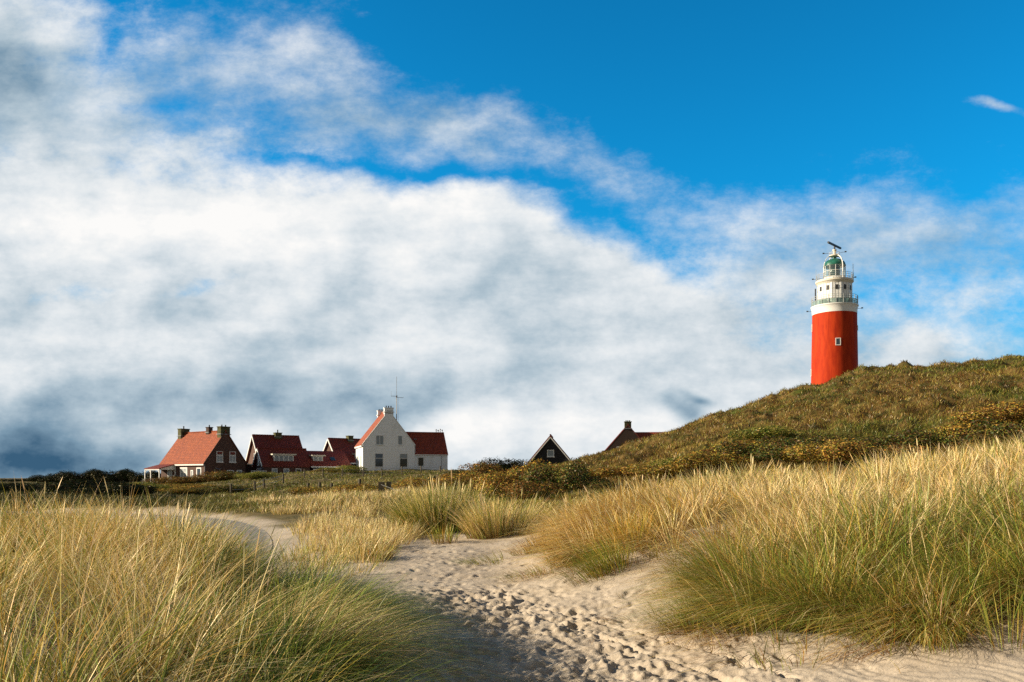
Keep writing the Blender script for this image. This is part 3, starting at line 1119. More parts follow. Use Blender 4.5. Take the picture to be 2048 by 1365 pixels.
# ---- second house: main block, lower block before it --------------------------------
def house_red():
    Y = 146.5
    W, L, he, hr = 7.3, 7.7, 2.9, 7.3
    o = empty('brick_house', (uv(508, Y), Y, 1.3), R(-56))
    tag(o, 'brick house with dark red roof, cream flat roofed bay and wide white dormer', 'house', 'brick houses of the hamlet')
    xw, hw, ww, hwe = 3.65, 4.95, 2.6, 2.1      # lower front block: ridge offset, ridge height, half width, eave
    w = MB()
    w.prism([(-W / 2, -1), (W / 2, -1), (W / 2, he), (0, hr), (-W / 2, he)], 0, L)
    w.prism([(xw - 1.2, -1.01), (xw + ww, -1.01), (xw + ww, hwe), (xw, hw), (xw - 1.2, hw - 1.3)], -.35, L - .02)
    w.build('wall', M['brick'], o)
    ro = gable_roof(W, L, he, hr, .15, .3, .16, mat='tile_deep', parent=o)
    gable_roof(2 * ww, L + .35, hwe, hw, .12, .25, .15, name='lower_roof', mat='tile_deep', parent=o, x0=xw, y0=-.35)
    v = MB()
    sl = (hr - he) / (W / 2)
    for s in (-1, 1):
        v.beam((s * (W / 2 + .15), -.36, he - .12 * sl + .1), (0, -.36, hr + .1), .10, .26)
    v.build('verge_board', M['white'], ro)
    v = MB()
    sl2 = (hw - hwe) / ww
    for s in (-1, 1):
        v.beam((xw + s * (ww + .1), -.66, hwe - .1 * sl2 + .1), (xw, -.66, hw + .1), .10, .22)
    v.build('verge_board', M['white'], ro)
    chimney(o, 0.1, 4.1, hr - .35, 1.0, 1.15, 1.0, 'soot', 1, 'dark', .5)
    flat_dormer(o, 3.3, 3.4, xw + 1.95, 2.75, 4.05, 4, 'curtain')
    ff = Face((xw + ww, 0, 0), (0, 1, 0), (1, 0, 0))
    for a, p in ((1.5, 'curtain'), (3.5, 'curtain'), (5.6, 'glass')):
        window(o, ff, a, 1.25, .95, 1.05, 1, 1, p)
    gf = Face((0, 0, 0), (1, 0, 0), (0, -1, 0))
    window(o, gf, .4, 3.9, .6, 1.0, 1, 1, 'curtain')
    g2 = Face((xw, -.35, 0), (1, 0, 0), (0, -1, 0))
    window(o, g2, .1, 3.0, .75, 1.3, 1, 1, 'curtain')
    window(o, g2, .2, 1.0, 2.4, 1.5, 2, 1, 'glass')
    by = MB()
    by.box((-.9, -1.35, 1.1), (3.6, 2.5, 2.6))
    b = by.build('bay', M['brick_dark'], o)
    c = MB()
    c.box((-.9, -1.4, 2.5), (3.9, 2.8, .22))
    c.build('flat_roof', M['cream'], b)
    bf = Face((-.9, -2.6, 0), (1, 0, 0), (0, -1, 0))
    window(o, bf, -.7, 1.2, 1.2, 1.9, 1, 1, 'curtain')
    window(o, bf, .9, 1.3, .9, 1.5, 1, 1, 'curtain')
    # low annexe reaching along the row
    y0, y1 = L + .35, L + 7.0
    x0, x1, hh, e = 1.5, 6.2, 4.7, 2.35
    w = MB()
    w.prism([(x0 - 1.5, -1), (x1, -1), (x1, e), ((x0 + x1) / 2 - .8, hh), (x0 - 1.5, e)], y0, y1)
    an = w.build('annexe', M['brick_dark'], o)
    xm = (x0 + x1) / 2 - .8
    r = MB()
    s3 = (hh - e) / (x1 - xm)
    r.prism([(xm, hh + .02), (x1 + .3, e - .3 * s3), (x1 + .3, e - .3 * s3 + .2), (xm, hh + .22)], y0 - .2, y1 + .5)
    r.prism([(xm, hh + .02), (x0 - 1.7, e), (x0 - 1.7, e + .2), (xm, hh + .22)], y0 - .2, y1 + .5)
    r.build('annexe_roof', M['tile_deep'], an)
    g = MB()
    g.box((x1 + .38, (y0 + y1) / 2 + .1, e - .28), (.16, y1 - y0 + .9, .2))
    g.build('gutter', M['white'], an)
    flat_dormer(o, y0 + 1.35, 1.75, x1 - .75, 2.75, 3.95, 2, 'curtain')
    sk = MB()
    sk.beam((xm + 1.55, y0 + 4.2, hh - 1.55 * s3 + .27), (xm + 2.35, y0 + 4.2, hh - 2.35 * s3 + .27), .85, .08)
    sk.build('skylight', M['glass'], an)
    fa = Face((x1, y0, 0), (0, 1, 0), (1, 0, 0))
    for a, ww_ in ((.7, 1.0), (2.3, .95), (4.5, 1.0)):
        window(o, fa, a, .9, ww_, 1.7, 1, 1, 'glass', fw=.16, sill=False)
    d = MB()
    d.tube([fa.p(3.35, 2.0, .15), fa.p(3.35, -.5, .15)], .07, 8)
    d.beam(fa.p(3.35, 1.5, .15), fa.p(2.95, 2.0, .3), .07)
    d.beam(fa.p(3.35, 1.5, .15), fa.p(3.75, 2.0, .3), .07)
    d.build('downpipe', M['white'], an)


house_red()


def house_far():
    Y = 156.0
    W, L, he, hr = 6.4, 9.0, 3.0, 6.95
    o = empty('brick_house', (uv(659, Y), Y, 1.5), R(-50))
    tag(o, 'brick house with dark red roof partly hidden behind the white house', 'house', 'brick houses of the hamlet')
    w = MB()
    w.prism([(-W / 2, -1), (W / 2, -1), (W / 2, he), (0, hr), (-W / 2, he)], 0, L)
    w.build('wall', M['brick'], o)
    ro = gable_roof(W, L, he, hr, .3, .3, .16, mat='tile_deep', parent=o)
    v = MB()
    sl = (hr - he) / (W / 2)
    for s in (-1, 1):
        v.beam((s * (W / 2 + .3), -.36, he - .25 * sl + .1), (0, -.36, hr + .1), .10, .26)
    v.build('verge_board', M['white'], ro)
    g = MB()
    g.box((W / 2 + .38, L / 2, he - .3 * sl), (.16, L + .7, .2))
    g.build('gutter', M['white'], ro)
    d = MB()
    d.tube([(W / 2 + .1, .2, he - .4), (W / 2 + .1, .2, -.5)], .07, 8)
    d.build('downpipe', M['white'], o)
    chimney(o, 0.1, 4.1, hr - .4, .95, 1.0, 1.15, 'soot', 0)
    flat_dormer(o, 4.6, 1.9, W / 2 - .1, 3.05, 4.25, 2, 'curtain')
    window(o, Face((0, 0, 0), (1, 0, 0), (0, -1, 0)), 0, 4.1, .9, 1.2, 1, 1, 'curtain')


house_far()


# ---- the white house -----------------------------------------------------------------
def house_white():
    Y, W, L = 145.0, 8.83, 9.2
    he, hr = 4.47, 10.15
    o = empty('white_house', (uv(778, Y), Y, 2.7), R(17.5))
    tag(o, 'white house with tall gable, two white chimneys and a low red roofed extension', 'house')
    sh = .77
    sl = (hr - he) / (W / 2)
    w = MB()
    top = hr - sh * sl
    w.prism([(-W / 2, -1), (W / 2, -1), (W / 2, he), (sh, top), (sh, hr + .1), (-sh, hr + .1), (-sh, top), (-W / 2, he)], 0, .3)
    w.prism([(-W / 2, -1), (W / 2, -1), (W / 2, he - .03), (0, hr - .03), (-W / 2, he - .03)], .3, L)
    w.build('wall', M['boards'], o)
    pl = MB()
    pl.box((0, -.02, -.45), (W + .06, .08, .9))
    pl.build('plinth', M['dark'], o)
    ro = gable_roof(W, L - .3, he, hr, .22, 0, .14, parent=o, y0=.32)
    c = MB()
    for s in (-1, 1):
        c.beam((s * (W / 2 + .12), .12, he - .08), (s * sh, .12, top + .05), .42, .12)
    c.build('gable_coping', M['white'], ro)
    e = MB()
    e.box((-W / 2 - .16, L / 2, he - .32), (.22, L - .2, .24))
    e.build('gutter', M['white'], ro)
    chimney(o, 0, .45, hr - .5, 1.53, .9, .98, 'boards', 3, 'dark', .32, 'white')
    chimney(o, 0, L - .5, hr - .5, 1.3, .9, 1.1, 'boards', 3, 'dark', .25, 'white')
    fr = Face((0, 0, 0), (1, 0, 0), (0, -1, 0))
    px = W / 102.6

    def wn(u0, u1, v0, v1, cols, rows, pane, blind=0.0):
        window(o, fr, ((u0 + u1) / 2 - 778.7) * px, (942 - (v0 + v1) / 2) * .085, (u1 - u0) * px, (v1 - v0) * .085, cols, rows, pane, blind=blind)
    wn(752.5, 768.5, 871, 890.5, 2, 1, 'curtain')
    wn(796, 805.5, 871, 890.5, 1, 1, 'curtain')
    wn(750.5, 767.5, 907, 935, 1, 2, 'glass')
    wn(799.5, 816, 907, 935, 1, 2, 'glass', .34)
    lf = Face((-W / 2, 0, 0), (0, -1, 0), (-1, 0, 0))
    window(o, lf, -2.2, 1.6, 1.2, 2.2, 1, 1, 'curtain')
    window(o, lf, -6.2, 1.6, 1.2, 2.2, 1, 1, 'curtain')
    # extension
    x0, x1, d = W / 2, W / 2 + 5.85, 6.2
    e_h, r_h = 2.95, 6.55
    w = MB()
    ym = d / 2 + .25
    vs = [(x0, .25, -1), (x1, .25, -1), (x1, .25 + d, -1), (x0, .25 + d, -1), (x0, .25, e_h), (x1, .25, e_h), (x1, .25 + d, e_h), (x0, .25 + d, e_h), (x0, ym, r_h), (x1, ym, r_h)]
    w.add(vs, [(0, 1, 5, 4), (1, 2, 6, 9, 5), (2, 3, 7, 6), (0, 4, 8, 7, 3), (4, 5, 9, 8), (6, 7, 8, 9)])
    ex = w.build('extension', M['boards'], o)
    s2 = (r_h - e_h) / (d / 2)
    r = MB()
    xs0, xs1 = x0 - 1.9, x1 + .05
    for s in (-1, 1):
        a0, b0 = ym, ym + s * (d / 2 + .2)
        za, zb = r_h, e_h - .2 * s2
        left = x0 + .02
        r.add([(xs0, a0, za), (xs1, a0, za), (xs1, b0, zb), (left, b0, zb),
               (xs0, a0, za + .2), (xs1, a0, za + .2), (xs1, b0, zb + .2), (left, b0, zb + .2)],
              [(0, 1, 2, 3), (4, 5, 6, 7), (0, 1, 5, 4), (1, 2, 6, 5), (2, 3, 7, 6), (3, 0, 4, 7)])
    er = r.build('extension_roof', M['tile_x'], ex)
    q = MB()
    q.tube([(xs0, ym, r_h + .2), (xs1, ym, r_h + .2)], .12, 8)
    q.build('ridge_tiles', M['tile_x'], er)
    g = MB()
    g.box(((x0 + x1) / 2, .02, e_h - .2), (x1 - x0 + .1, .14, .14))
    g.build('gutter', M['white'], er)
    cw = MB()
    for k, hgt in enumerate((.42, .32, .5, .36)):
        cx = x1 - 1.35 + k * .36
        cw.tube([(cx, ym, r_h + .25), (cx, ym, r_h + .25 + hgt)], .06, 8)
        cw.lathe([(.13, 0), (.13, .12), (.02, .18)], 8, (cx, ym, r_h + .25 + hgt))
    cw.build('vent_cowl', M['steel'], er)
    sk = MB()
    sk.box((x0 + .45, ym - 1.15, r_h - 1.15 * s2 + .3), (.5, .5, .12))
    sk.build('roof_vent', M['leadgrey'], er)
    ef = Face((x0, .25, 0), (1, 0, 0), (0, -1, 0))
    dr = MB()
    for sx in (-.57, .57):
        dr.box(ef.p(1.12 + sx, 1.22, .03), (.12, .12, 2.4), rot=ef.rot())
    dr.box(ef.p(1.12, 2.46, .03), (1.26, .12, .12), rot=ef.rot())
    df = dr.build('door_frame', M['white'], ex)
    p = MB()
    p.box(ef.p(1.12, 1.2, .0), (1.02, .06, 2.38), rot=ef.rot())
    p.build('door', M['white'], df)
    p = MB()
    p.box(ef.p(1.12, 1.58, .035), (.86, .03, 1.4), rot=ef.rot())
    p.build('pane', M['glass'], df)
    st = MB()
    st.box(ef.p(1.2, -.02, .4), (1.0, .8, .24), rot=ef.rot())
    st.build('doorstep', M['dark'], ex)
    pp = MB()
    pp.tube([ef.p(4.75, 2.8, .06), ef.p(4.75, -.3, .06)], .05, 8)
    pp.build('downpipe', M['grey'], ex)
    pp = MB()
    pp.tube([ef.p(.12, 3.0, .1), ef.p(.12, 4.4, .1), (x0 - .05, -.1, 4.6)], .04, 8)
    pp.build('downpipe', M['grey'], ex)
    # radio mast on the far slope
    a = MB()
    ax, ay = 1.75, 2.6
    base = hr - ax * sl
    z1 = zv(753, 147.5) - 2.7
    z2 = zv(793, 147.5) - 2.7
    a.tube([(ax, ay, base), (ax, ay, z2)], .075, 8)
    a.tube([(ax, ay, z2), (ax, ay, z1)], .035, 6)
    an = a.build('antenna', M['steel'], o)
    b = MB()
    b.tube([(ax - .95, ay, z2 + .05), (ax + .1, ay, z2 + .05)], .035, 6)
    b.tube([(ax - .1, ay, z2 - .12), (ax + 1.15, ay, z2 - .18), (ax + 1.2, ay, z2 - .02)], .035, 6)
    b.tube([(ax - .95, ay, z2 - .05), (ax - .95, ay, z2 + .9)], .02, 6)
    b.box((ax, ay, z2), (.25, .2, .35))
    b.build('crossarm', M['steel'], an)
    b = MB()
    b.tube([(ax + .28, ay, base - .4), (ax + .28, ay, z2 - .1)], .02, 5)
    b.build('cable', M['steel'], an)


house_white()


# ---- black gabled cabin and the chimney house behind the dune --------------------------
def cabin_black():
    Y = 125.0
    o = empty('black_cabin', (uv(1100.8, Y), Y, 2.4), R(-5))
    tag(o, 'small black gabled cabin with white bargeboards behind the orange shrubs', 'house')
    W, L, he, hr = 6.6, 8.0, 1.15, 5.1
    w = MB()
    w.prism([(-W / 2, -1), (W / 2, -1), (W / 2, he), (0, hr), (-W / 2, he)], 0, L)
    w.build('wall', M['black_boards'], o)
    ro = gable_roof(W, L, he, hr, .3, .35, .18, mat='tile_deep', parent=o)
    sl = (hr - he) / (W / 2)
    v = MB()
    for s in (-1, 1):
        v.beam((s * (W / 2 + .26), -.38, he - .26 * sl - .05), (0, -.38, hr - .05), .07, .14)
    v.build('bargeboard', M['white'], ro)
    window(o, Face((0, 0, 0), (1, 0, 0), (0, -1, 0)), .03, 2.72, 1.02, 1.0, 1, 1, 'curtain')


cabin_black()


def house_chimney():
    Y = 150.0
    o = empty('brick_house', (uv(1256, Y), Y, 3.4), R(-4))
    tag(o, 'brick house with mossy chimney on its gable, mostly hidden by the grassy dune', 'house', 'brick houses of the hamlet')
    W, L, he, hr = 7.8, 8.5, 2.85, 7.3
    w = MB()
    w.prism([(-W / 2, -1.5), (W / 2, -1.5), (W / 2, he), (0, hr), (-W / 2, he)], 0, L)
    w.box((-W / 2 - .25, .5, he - .2), (.7, 1.0, .5))
    w.build('wall', M['brick_dark'], o)
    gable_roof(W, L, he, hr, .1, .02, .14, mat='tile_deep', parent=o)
    chimney(o, 0.0, .5, hr - 1.15, 1.15, .95, 1.75, 'soot', 3, 'soot', .22)
    window(o, Face((0, 0, 0), (1, 0, 0), (0, -1, 0)), -1.15, 2.95, 1.6, 1.3, 1, 1, 'glass')
    x0, x1 = 1.2, 13.0
    w = MB()
    ym, d, e_h, r_h = 4.2, 7.0, 2.2, 6.15
    vs = [(x0, ym - d / 2, -1.5), (x1, ym - d / 2, -1.5), (x1, ym + d / 2, -1.5), (x0, ym + d / 2, -1.5),
          (x0, ym - d / 2, e_h), (x1, ym - d / 2, e_h), (x1, ym + d / 2, e_h), (x0, ym + d / 2, e_h), (x0, ym, r_h), (x1, ym, r_h)]
    w.add(vs, [(0, 1, 5, 4), (1, 2, 6, 9, 5), (2, 3, 7, 6), (0, 4, 8, 7, 3), (4, 5, 9, 8), (6, 7, 8, 9)])
    wg = w.build('side_wing', M['brick_dark'], o)
    s2 = (r_h - e_h) / (d / 2)
    r = MB()
    for s in (-1, 1):
        b0, zb = ym + s * (d / 2 + .3), e_h - .3 * s2
        r.add([(x0, ym, r_h), (x1, ym, r_h), (x1, b0, zb), (x0, b0, zb), (x0, ym, r_h + .2), (x1, ym, r_h + .2), (x1, b0, zb + .2), (x0, b0, zb + .2)],
              [(0, 1, 2, 3), (4, 5, 6, 7), (0, 1, 5, 4), (1, 2, 6, 5), (2, 3, 7, 6), (3, 0, 4, 7)])
    r.build('wing_roof', M['tile_x'], wg)


house_chimney()
# ---- the lighthouse --------------------------------------------------------------------
def lighthouse():
    Y = 165.0
    cx = uv(1669, Y)
    zb = H1(cx, Y) - .6
    o = empty('lighthouse', (cx, Y, 0), 0)
    tag(o, 'red lighthouse with white top, green lantern dome and railed galleries on the dune', 'lighthouse')
    toc = math.atan2(-Y, -cx)                 # bearing from the tower to the viewer

    def ang(deg):                             # degrees to the viewer's right of the facing side
        return toc + R(deg)

    def pol(r, a, z):
        return (r * math.cos(a), r * math.sin(a), z)

    t = MB()
    t.lathe([(4.75, zb), (4.42, zb + 6), (4.27, 21.5), (4.20, 26), (4.13, 30), (4.09, 33.0)], 72)
    t.build('tower', M['red'], o, smooth=True)
    b = MB()
    b.lathe([(4.11, 33.0), (4.13, 33.6), (4.22, 34.2), (4.30, 34.35), (4.36, 34.4), (4.36, 34.58), (3.0, 34.6)], 72)
    b.build('white_band', M['white'], o, smooth=True)

    def tower_window(deg, z, w, h, r, frame='white'):
        a = ang(deg)
        fc = Face((r * math.cos(a), r * math.sin(a), 0), (-math.sin(a), math.cos(a), 0), (math.cos(a), math.sin(a), 0))
        f = MB()
        fw = .13
        for ca, cz, sw, sh in ((0, h / 2 - fw / 2, w, fw), (0, -h / 2 + fw / 2, w, fw), (-w / 2 + fw / 2, 0, fw, h - 2 * fw), (w / 2 - fw / 2, 0, fw, h - 2 * fw)):
            f.box(fc.p(ca, z + cz, .0), (sw, .24, sh), rot=fc.rot())
        wo = f.build('window', M[frame], o)
        p = MB()
        p.box(fc.p(0, z, -.02), (w - fw, .2, h - fw), rot=fc.rot())
        p.build('pane', M['glass'], wo)
    tower_window(8.8, 27.2, .95, 1.4, 4.14)
    tower_window(-84, 30.6, .95, 1.4, 4.10)
    tower_window(-84, 21.9, .95, 1.4, 4.22)
    tower_window(86, 30.2, .7, .9, 4.10)

    # watch room: twelve flat sides with panel seams
    d = MB()
    d.lathe([(3.22, 34.6), (3.18, 39.05)], 12, a0=ang(-8))
    dr = d.build('watch_room', M['white'], o)
    s = MB()
    for k in range(36):
        a = ang(-8) + 2 * math.pi * k / 36
        i = k % 3
        r = 3.21 if i == 0 else 3.20 * math.cos(math.pi / 12) / math.cos((i - 1.5) * math.pi / 18) + .01
        s.beam(pol(r, a, 34.7), pol(r - .03, a, 39.0), .06, .05)
    for z in (36.2, 37.6):
        for k in range(12):
            a0, a1 = ang(-8) + 2 * math.pi * k / 12, ang(-8) + 2 * math.pi * (k + 1) / 12
            s.beam(pol(3.215, a0, z), pol(3.215, a1, z), .04, .05)
    s.build('seam', M['grey'], dr)
    for deg, w in ((7, .5), (37, .5), (67, .5), (-23, .5), (-53, .5)):
        a = ang(deg)
        q = MB()
        rr = 3.2 * math.cos(math.pi / 12)
        fc = Face((rr * math.cos(a), rr * math.sin(a), 0), (-math.sin(a), math.cos(a), 0), (math.cos(a), math.sin(a), 0))
        q.box(fc.p(0, 37.8, .03), (w, .1, .85), rot=fc.rot())
        wo = q.build('window', M['dark'], dr)
    q = MB()
    a = ang(-82)
    q.tube([pol(3.5, a, 34.9), pol(3.5, a, 38.2)], .13, 8)
    q.build('flue', M['dark'], o)

    def gallery(name, r, z, n, h, parts, screen=None, mat='steel'):
        g = MB()
        for k in range(n):
            a = ang(4) + 2 * math.pi * k / n
            g.tube([pol(r, a, z), pol(r, a, z + h)], .045, 6)
        for hz in parts:
            ring = [pol(r, 2 * math.pi * k / 48, z + hz) for k in range(49)]
            g.tube(ring, .035, 5, cap=False)
        go = g.build(name, M[mat], o)
        if screen:
            q = MB()
            m = 48
            vs = [pol(r - .06, 2 * math.pi * k / m, z + screen[0]) for k in range(m)] + [pol(r - .06, 2 * math.pi * k / m, z + screen[1]) for k in range(m)]
            q.add(vs, [(k, (k + 1) % m, m + (k + 1) % m, m + k) for k in range(m)])
            q.build('glass_screen', M['screen'], go)
        return go
    gallery('lower_railing', 4.22, 34.55, 20, 1.75, (.95, 1.4, 1.75), (.1, .95), 'grey')
    # equipment lockers on the lower gallery
    for deg, w in ((-35, 1.5), (18, 1.9), (48, 1.0)):
        a = ang(deg)
        q = MB()
        q.box(pol(3.62, a, 35.05), (.5, w, .8), rz=a)
        q.build('locker', M['green'], o)
    f = MB()
    f.lathe([(3.15, 38.7), (3.25, 38.95), (3.42, 39.1), (3.48, 39.15), (3.48, 39.5), (2.0, 39.52)], 60)
    f.build('upper_gallery', M['cream'], o, smooth=True)
    gallery('upper_railing', 3.36, 39.5, 18, 1.15, (.4, .78, 1.15), None, 'grey')

    # lantern
    l = MB()
    l.lathe([(2.0, 39.5), (2.0, 40.2)], 24)
    l.build('lantern_base', M['white'], o)
    q = MB()
    q.lathe([(1.95, 40.2), (1.95, 42.35)], 24, cap=False)
    lg = q.build('lantern_glass', M['clear'], o)
    mu = MB()
    for k in range(12):
        a = ang(6) + 2 * math.pi * k / 12
        mu.tube([pol(1.99, a, 40.15), pol(1.99, a, 42.4)], .045, 6)
    for z in (40.2, 41.3, 42.35):
        mu.tube([pol(1.99, 2 * math.pi * k / 36, z) for k in range(37)], .045, 6, cap=False)
    mu.build('mullions', M['white'], lg)
    n = MB()
    n.lathe([(.2, 39.9), (.85, 40.1), (1.05, 40.6), (1.1, 41.2), (1.0, 41.8), (.5, 42.2)], 20)
    n.build('lens', M['lens'], o, smooth=True)
    dm = MB()
    prof = [(2.08, 42.35), (2.08, 42.5)] + [(2.02 * math.cos(x), 42.5 + 1.35 * math.sin(x)) for x in [i * math.pi / 2 / 9 for i in range(9)]] + [(.35, 43.85), (.35, 44.1), (.2, 44.2)]
    dm.lathe(prof, 24)
    dm.build('dome', M['green'], o, smooth=True)
    # four bowed ribs carrying the platform
    for deg in (38, 128, 218, 308):
        a = ang(deg - 0)
        pts = [pol(2.42, a, 39.5), pol(2.42, a, 41.9)]
        for i in range(1, 9):
            x = i / 8 * math.pi / 2
            pts.append(pol(.55 + 1.87 * math.cos(x), a, 41.9 + 2.5 * math.sin(x)))
        p = MB()
        p.tube(pts, .11 if deg == 38 else .07, 8)
        p.build('rib', M['white'], o, smooth=True)
    p = MB()
    p.lathe([(.5, 44.15), (.95, 44.3), (1.0, 44.35), (1.0, 44.5), (.3, 44.5), (.3, 45.4), (.38, 45.4), (.38, 45.6), (.15, 45.65)], 20)
    for k in range(8):
        a = ang(10) + 2 * math.pi * k / 8
        p.tube([pol(.95, a, 44.5), pol(.95, a, 45.0)], .03, 5)
    p.tube([pol(.95, 2 * math.pi * k / 24, 45.0) for k in range(25)], .03, 5, cap=False)
    p.build('platform', M['cream'], o)
    r = MB()
    r.tube([(0, 0, 45.6), (0, 0, 46.35)], .16, 10)
    ra = r.build('radar', M['dark'], o)
    bd = Vector((4.1, 4.4, 0)).normalized()
    q = MB()
    q.beam(Vector((0, 0, 46.45)) - bd * 3.0, Vector((0, 0, 46.45)) + bd * 3.0, .28, .32)
    q.build('radar_bar', M['dark'], ra)
    for rr, z, deg, mt in ((2.0, 45.0, -88, 'dark'), (2.0, 45.0, 92, 'dark'), (4.95, 33.95, -90, 'dark'), (4.95, 33.95, 90, 'dark'), (3.95, 40.1, -86, 'dark'), (3.75, 40.0, 94, 'dark')):
        a = ang(deg)
        p = MB()
        p.tube([pol(rr - .95, a, z - .03), pol(rr, a, z)], .035, 5)
        p.box(pol(rr, a, z + .05), (.35, .2, .2), rz=a)
        p.build('floodlight', M[mt], o)
    for deg, z0, z1, rr in ((-80, 39.6, 41.9, 3.4), (72, 39.6, 42.5, 3.42), (88, 39.6, 42.6, 3.42), (-60, 39.6, 41.0, 3.42)):
        a = ang(deg)
        p = MB()
        p.tube([pol(rr, a, z0), pol(rr, a, z1)], .035, 5, r2=.02)
        p.build('whip_aerial', M['grey'], o)


lighthouse()
# ---- grasses ------------------------------------------------------------------
def grass_mat(name, gloss=.12, transl=.34):
    m, t, b, o = new_mat(name)
    m.node_tree.nodes.remove(b)
    at = t.node('ShaderNodeAttribute', attribute_name='col').outputs['Color']
    d = t.node('ShaderNodeBsdfDiffuse')
    t.put(d.inputs[0], at)
    tr = t.node('ShaderNodeBsdfTranslucent')
    t.put(tr.inputs[0], at)
    g = t.node('ShaderNodeBsdfGlossy')
    g.inputs['Roughness'].default_value = .42
    t.put(g.inputs[0], (.9, .85, .7, 1))
    m1 = t.node('ShaderNodeMixShader')
    m1.inputs[0].default_value = transl
    t.l.new(d.outputs[0], m1.inputs[1])
    t.l.new(tr.outputs[0], m1.inputs[2])
    out = m1.outputs[0]
    if gloss:
        m2 = t.node('ShaderNodeMixShader')
        m2.inputs[0].default_value = gloss
        t.l.new(out, m2.inputs[1])
        t.l.new(g.outputs[0], m2.inputs[2])
        out = m2.outputs[0]
    t.l.new(out, o.inputs[0])
    return m


M_GRASS = grass_mat('marram_blades', .035, .22)
M_LEAF = grass_mat('leaves', .02, .25)

PAL = {k: np.array(v) for k, v in {
    'straw': (.76, .56, .21), 'pale': (.86, .70, .38), 'gold': (.64, .39, .065), 'olive': (.40, .35, .065),
    'green': (.235, .30, .045), 'deep': (.075, .13, .026), 'rust': (.30, .14, .035), 'brown': (.16, .09, .035), 'grey': (.33, .29, .19)}.items()}


class Blades:
    """collects ribbons and turns them into one mesh"""
    def __init__(self):
        self.parts = []

    def add(self, base, az, tilt, L, w, droop, c0, c1, seg=4, head=False, hs=1.0, twist=None):
        n = len(base)
        if n == 0:
            return
        t = np.linspace(0, 1, seg + 1)
        if head:
            t = np.array([0, .4, .80, .84, .93, 1.0])
            seg = 5
        dx, dy = np.cos(az), np.sin(az)
        st, ct = np.sin(tilt), np.cos(tilt)
        d0 = np.stack([dx * st, dy * st, ct], 1)
        bend = np.stack([dx * .75, dy * .75, -.72 * np.ones(n)], 1) * droop[:, None]
        P = base[:, None, :] + L[:, None, None] * (t[None, :, None] * d0[:, None, :] + (t ** 2.2)[None, :, None] * bend[:, None, :])
        tw = az + math.pi / 2 + (rng.normal(0, .7, n) if twist is None else twist)
        S = np.stack([np.cos(tw), np.sin(tw), np.zeros(n)], 1)
        prof = np.clip(1 - t ** 1.6, 0, 1) * (0.55 + .45 * np.minimum(1, t * 4))
        if head:
            prof = np.array([.5, .42, .38, 1.25 * hs, 1.1 * hs, 0])
        half = .5 * w[:, None, None] * prof[None, :, None] * S[:, None, :]
        A, B = P - half, P + half
        V = np.empty((n, 2 * seg + 1, 3))
        V[:, 0:2 * seg:2] = A[:, :seg]
        V[:, 1:2 * seg:2] = B[:, :seg]
        V[:, 2 * seg] = P[:, seg]
        mixk = np.clip(t * 1.9, 0, 1)
        Cc = c0[:, None, :] * (1 - mixk)[None, :, None] + c1[:, None, :] * mixk[None, :, None]
        CV = np.empty_like(V)
        CV[:, 0:2 * seg:2] = Cc[:, :seg]
        CV[:, 1:2 * seg:2] = Cc[:, :seg]
        CV[:, 2 * seg] = Cc[:, seg]
        f = []
        for k in range(seg - 1):
            f.append([2 * k, 2 * k + 1, 2 * k + 3, 2 * k + 2])
        q = np.array(f).ravel()
        tri = np.array([2 * seg - 2, 2 * seg - 1, 2 * seg])
        loop = np.concatenate([q, tri])
        cnt = np.array([4] * (seg - 1) + [3])
        off = (np.arange(n) * (2 * seg + 1))[:, None]
        self.parts.append((V.reshape(-1, 3), CV.reshape(-1, 3), (off + loop[None]).ravel(), np.tile(cnt, n)))

    def mesh(self, name, mat):
        V = np.concatenate([p[0] for p in self.parts])
        Cc = np.concatenate([p[1] for p in self.parts])
        offs = np.cumsum([0] + [len(p[0]) for p in self.parts[:-1]])
        Fl = np.concatenate([p[2] + o for p, o in zip(self.parts, offs)])
        cn = np.concatenate([p[3] for p in self.parts])
        return np_mesh(name, V, Fl, cn, [mat], col=Cc)


def in_poly(x, y, P):
    c = np.zeros(len(x), bool)
    n = len(P)
    j = n - 1
    for i in range(n):
        xi, yi = P[i]
        xj, yj = P[j]
        k = ((yi > y) != (yj > y)) & (x < (xj - xi) * (y - yi) / (yj - yi + 1e-12) + xi)
        c ^= k
        j = i
    return c


def pick(n, names, wts):
    p = np.array(wts, float)
    idx = rng.choice(len(names), n, p=p / p.sum())
    arr = np.array([PAL[k] for k in names])
    c = arr[idx] * rng.uniform(.72, 1.25, (n, 1)) * rng.normal(1, .06, (n, 3)).clip(.8, 1.2)
    return c


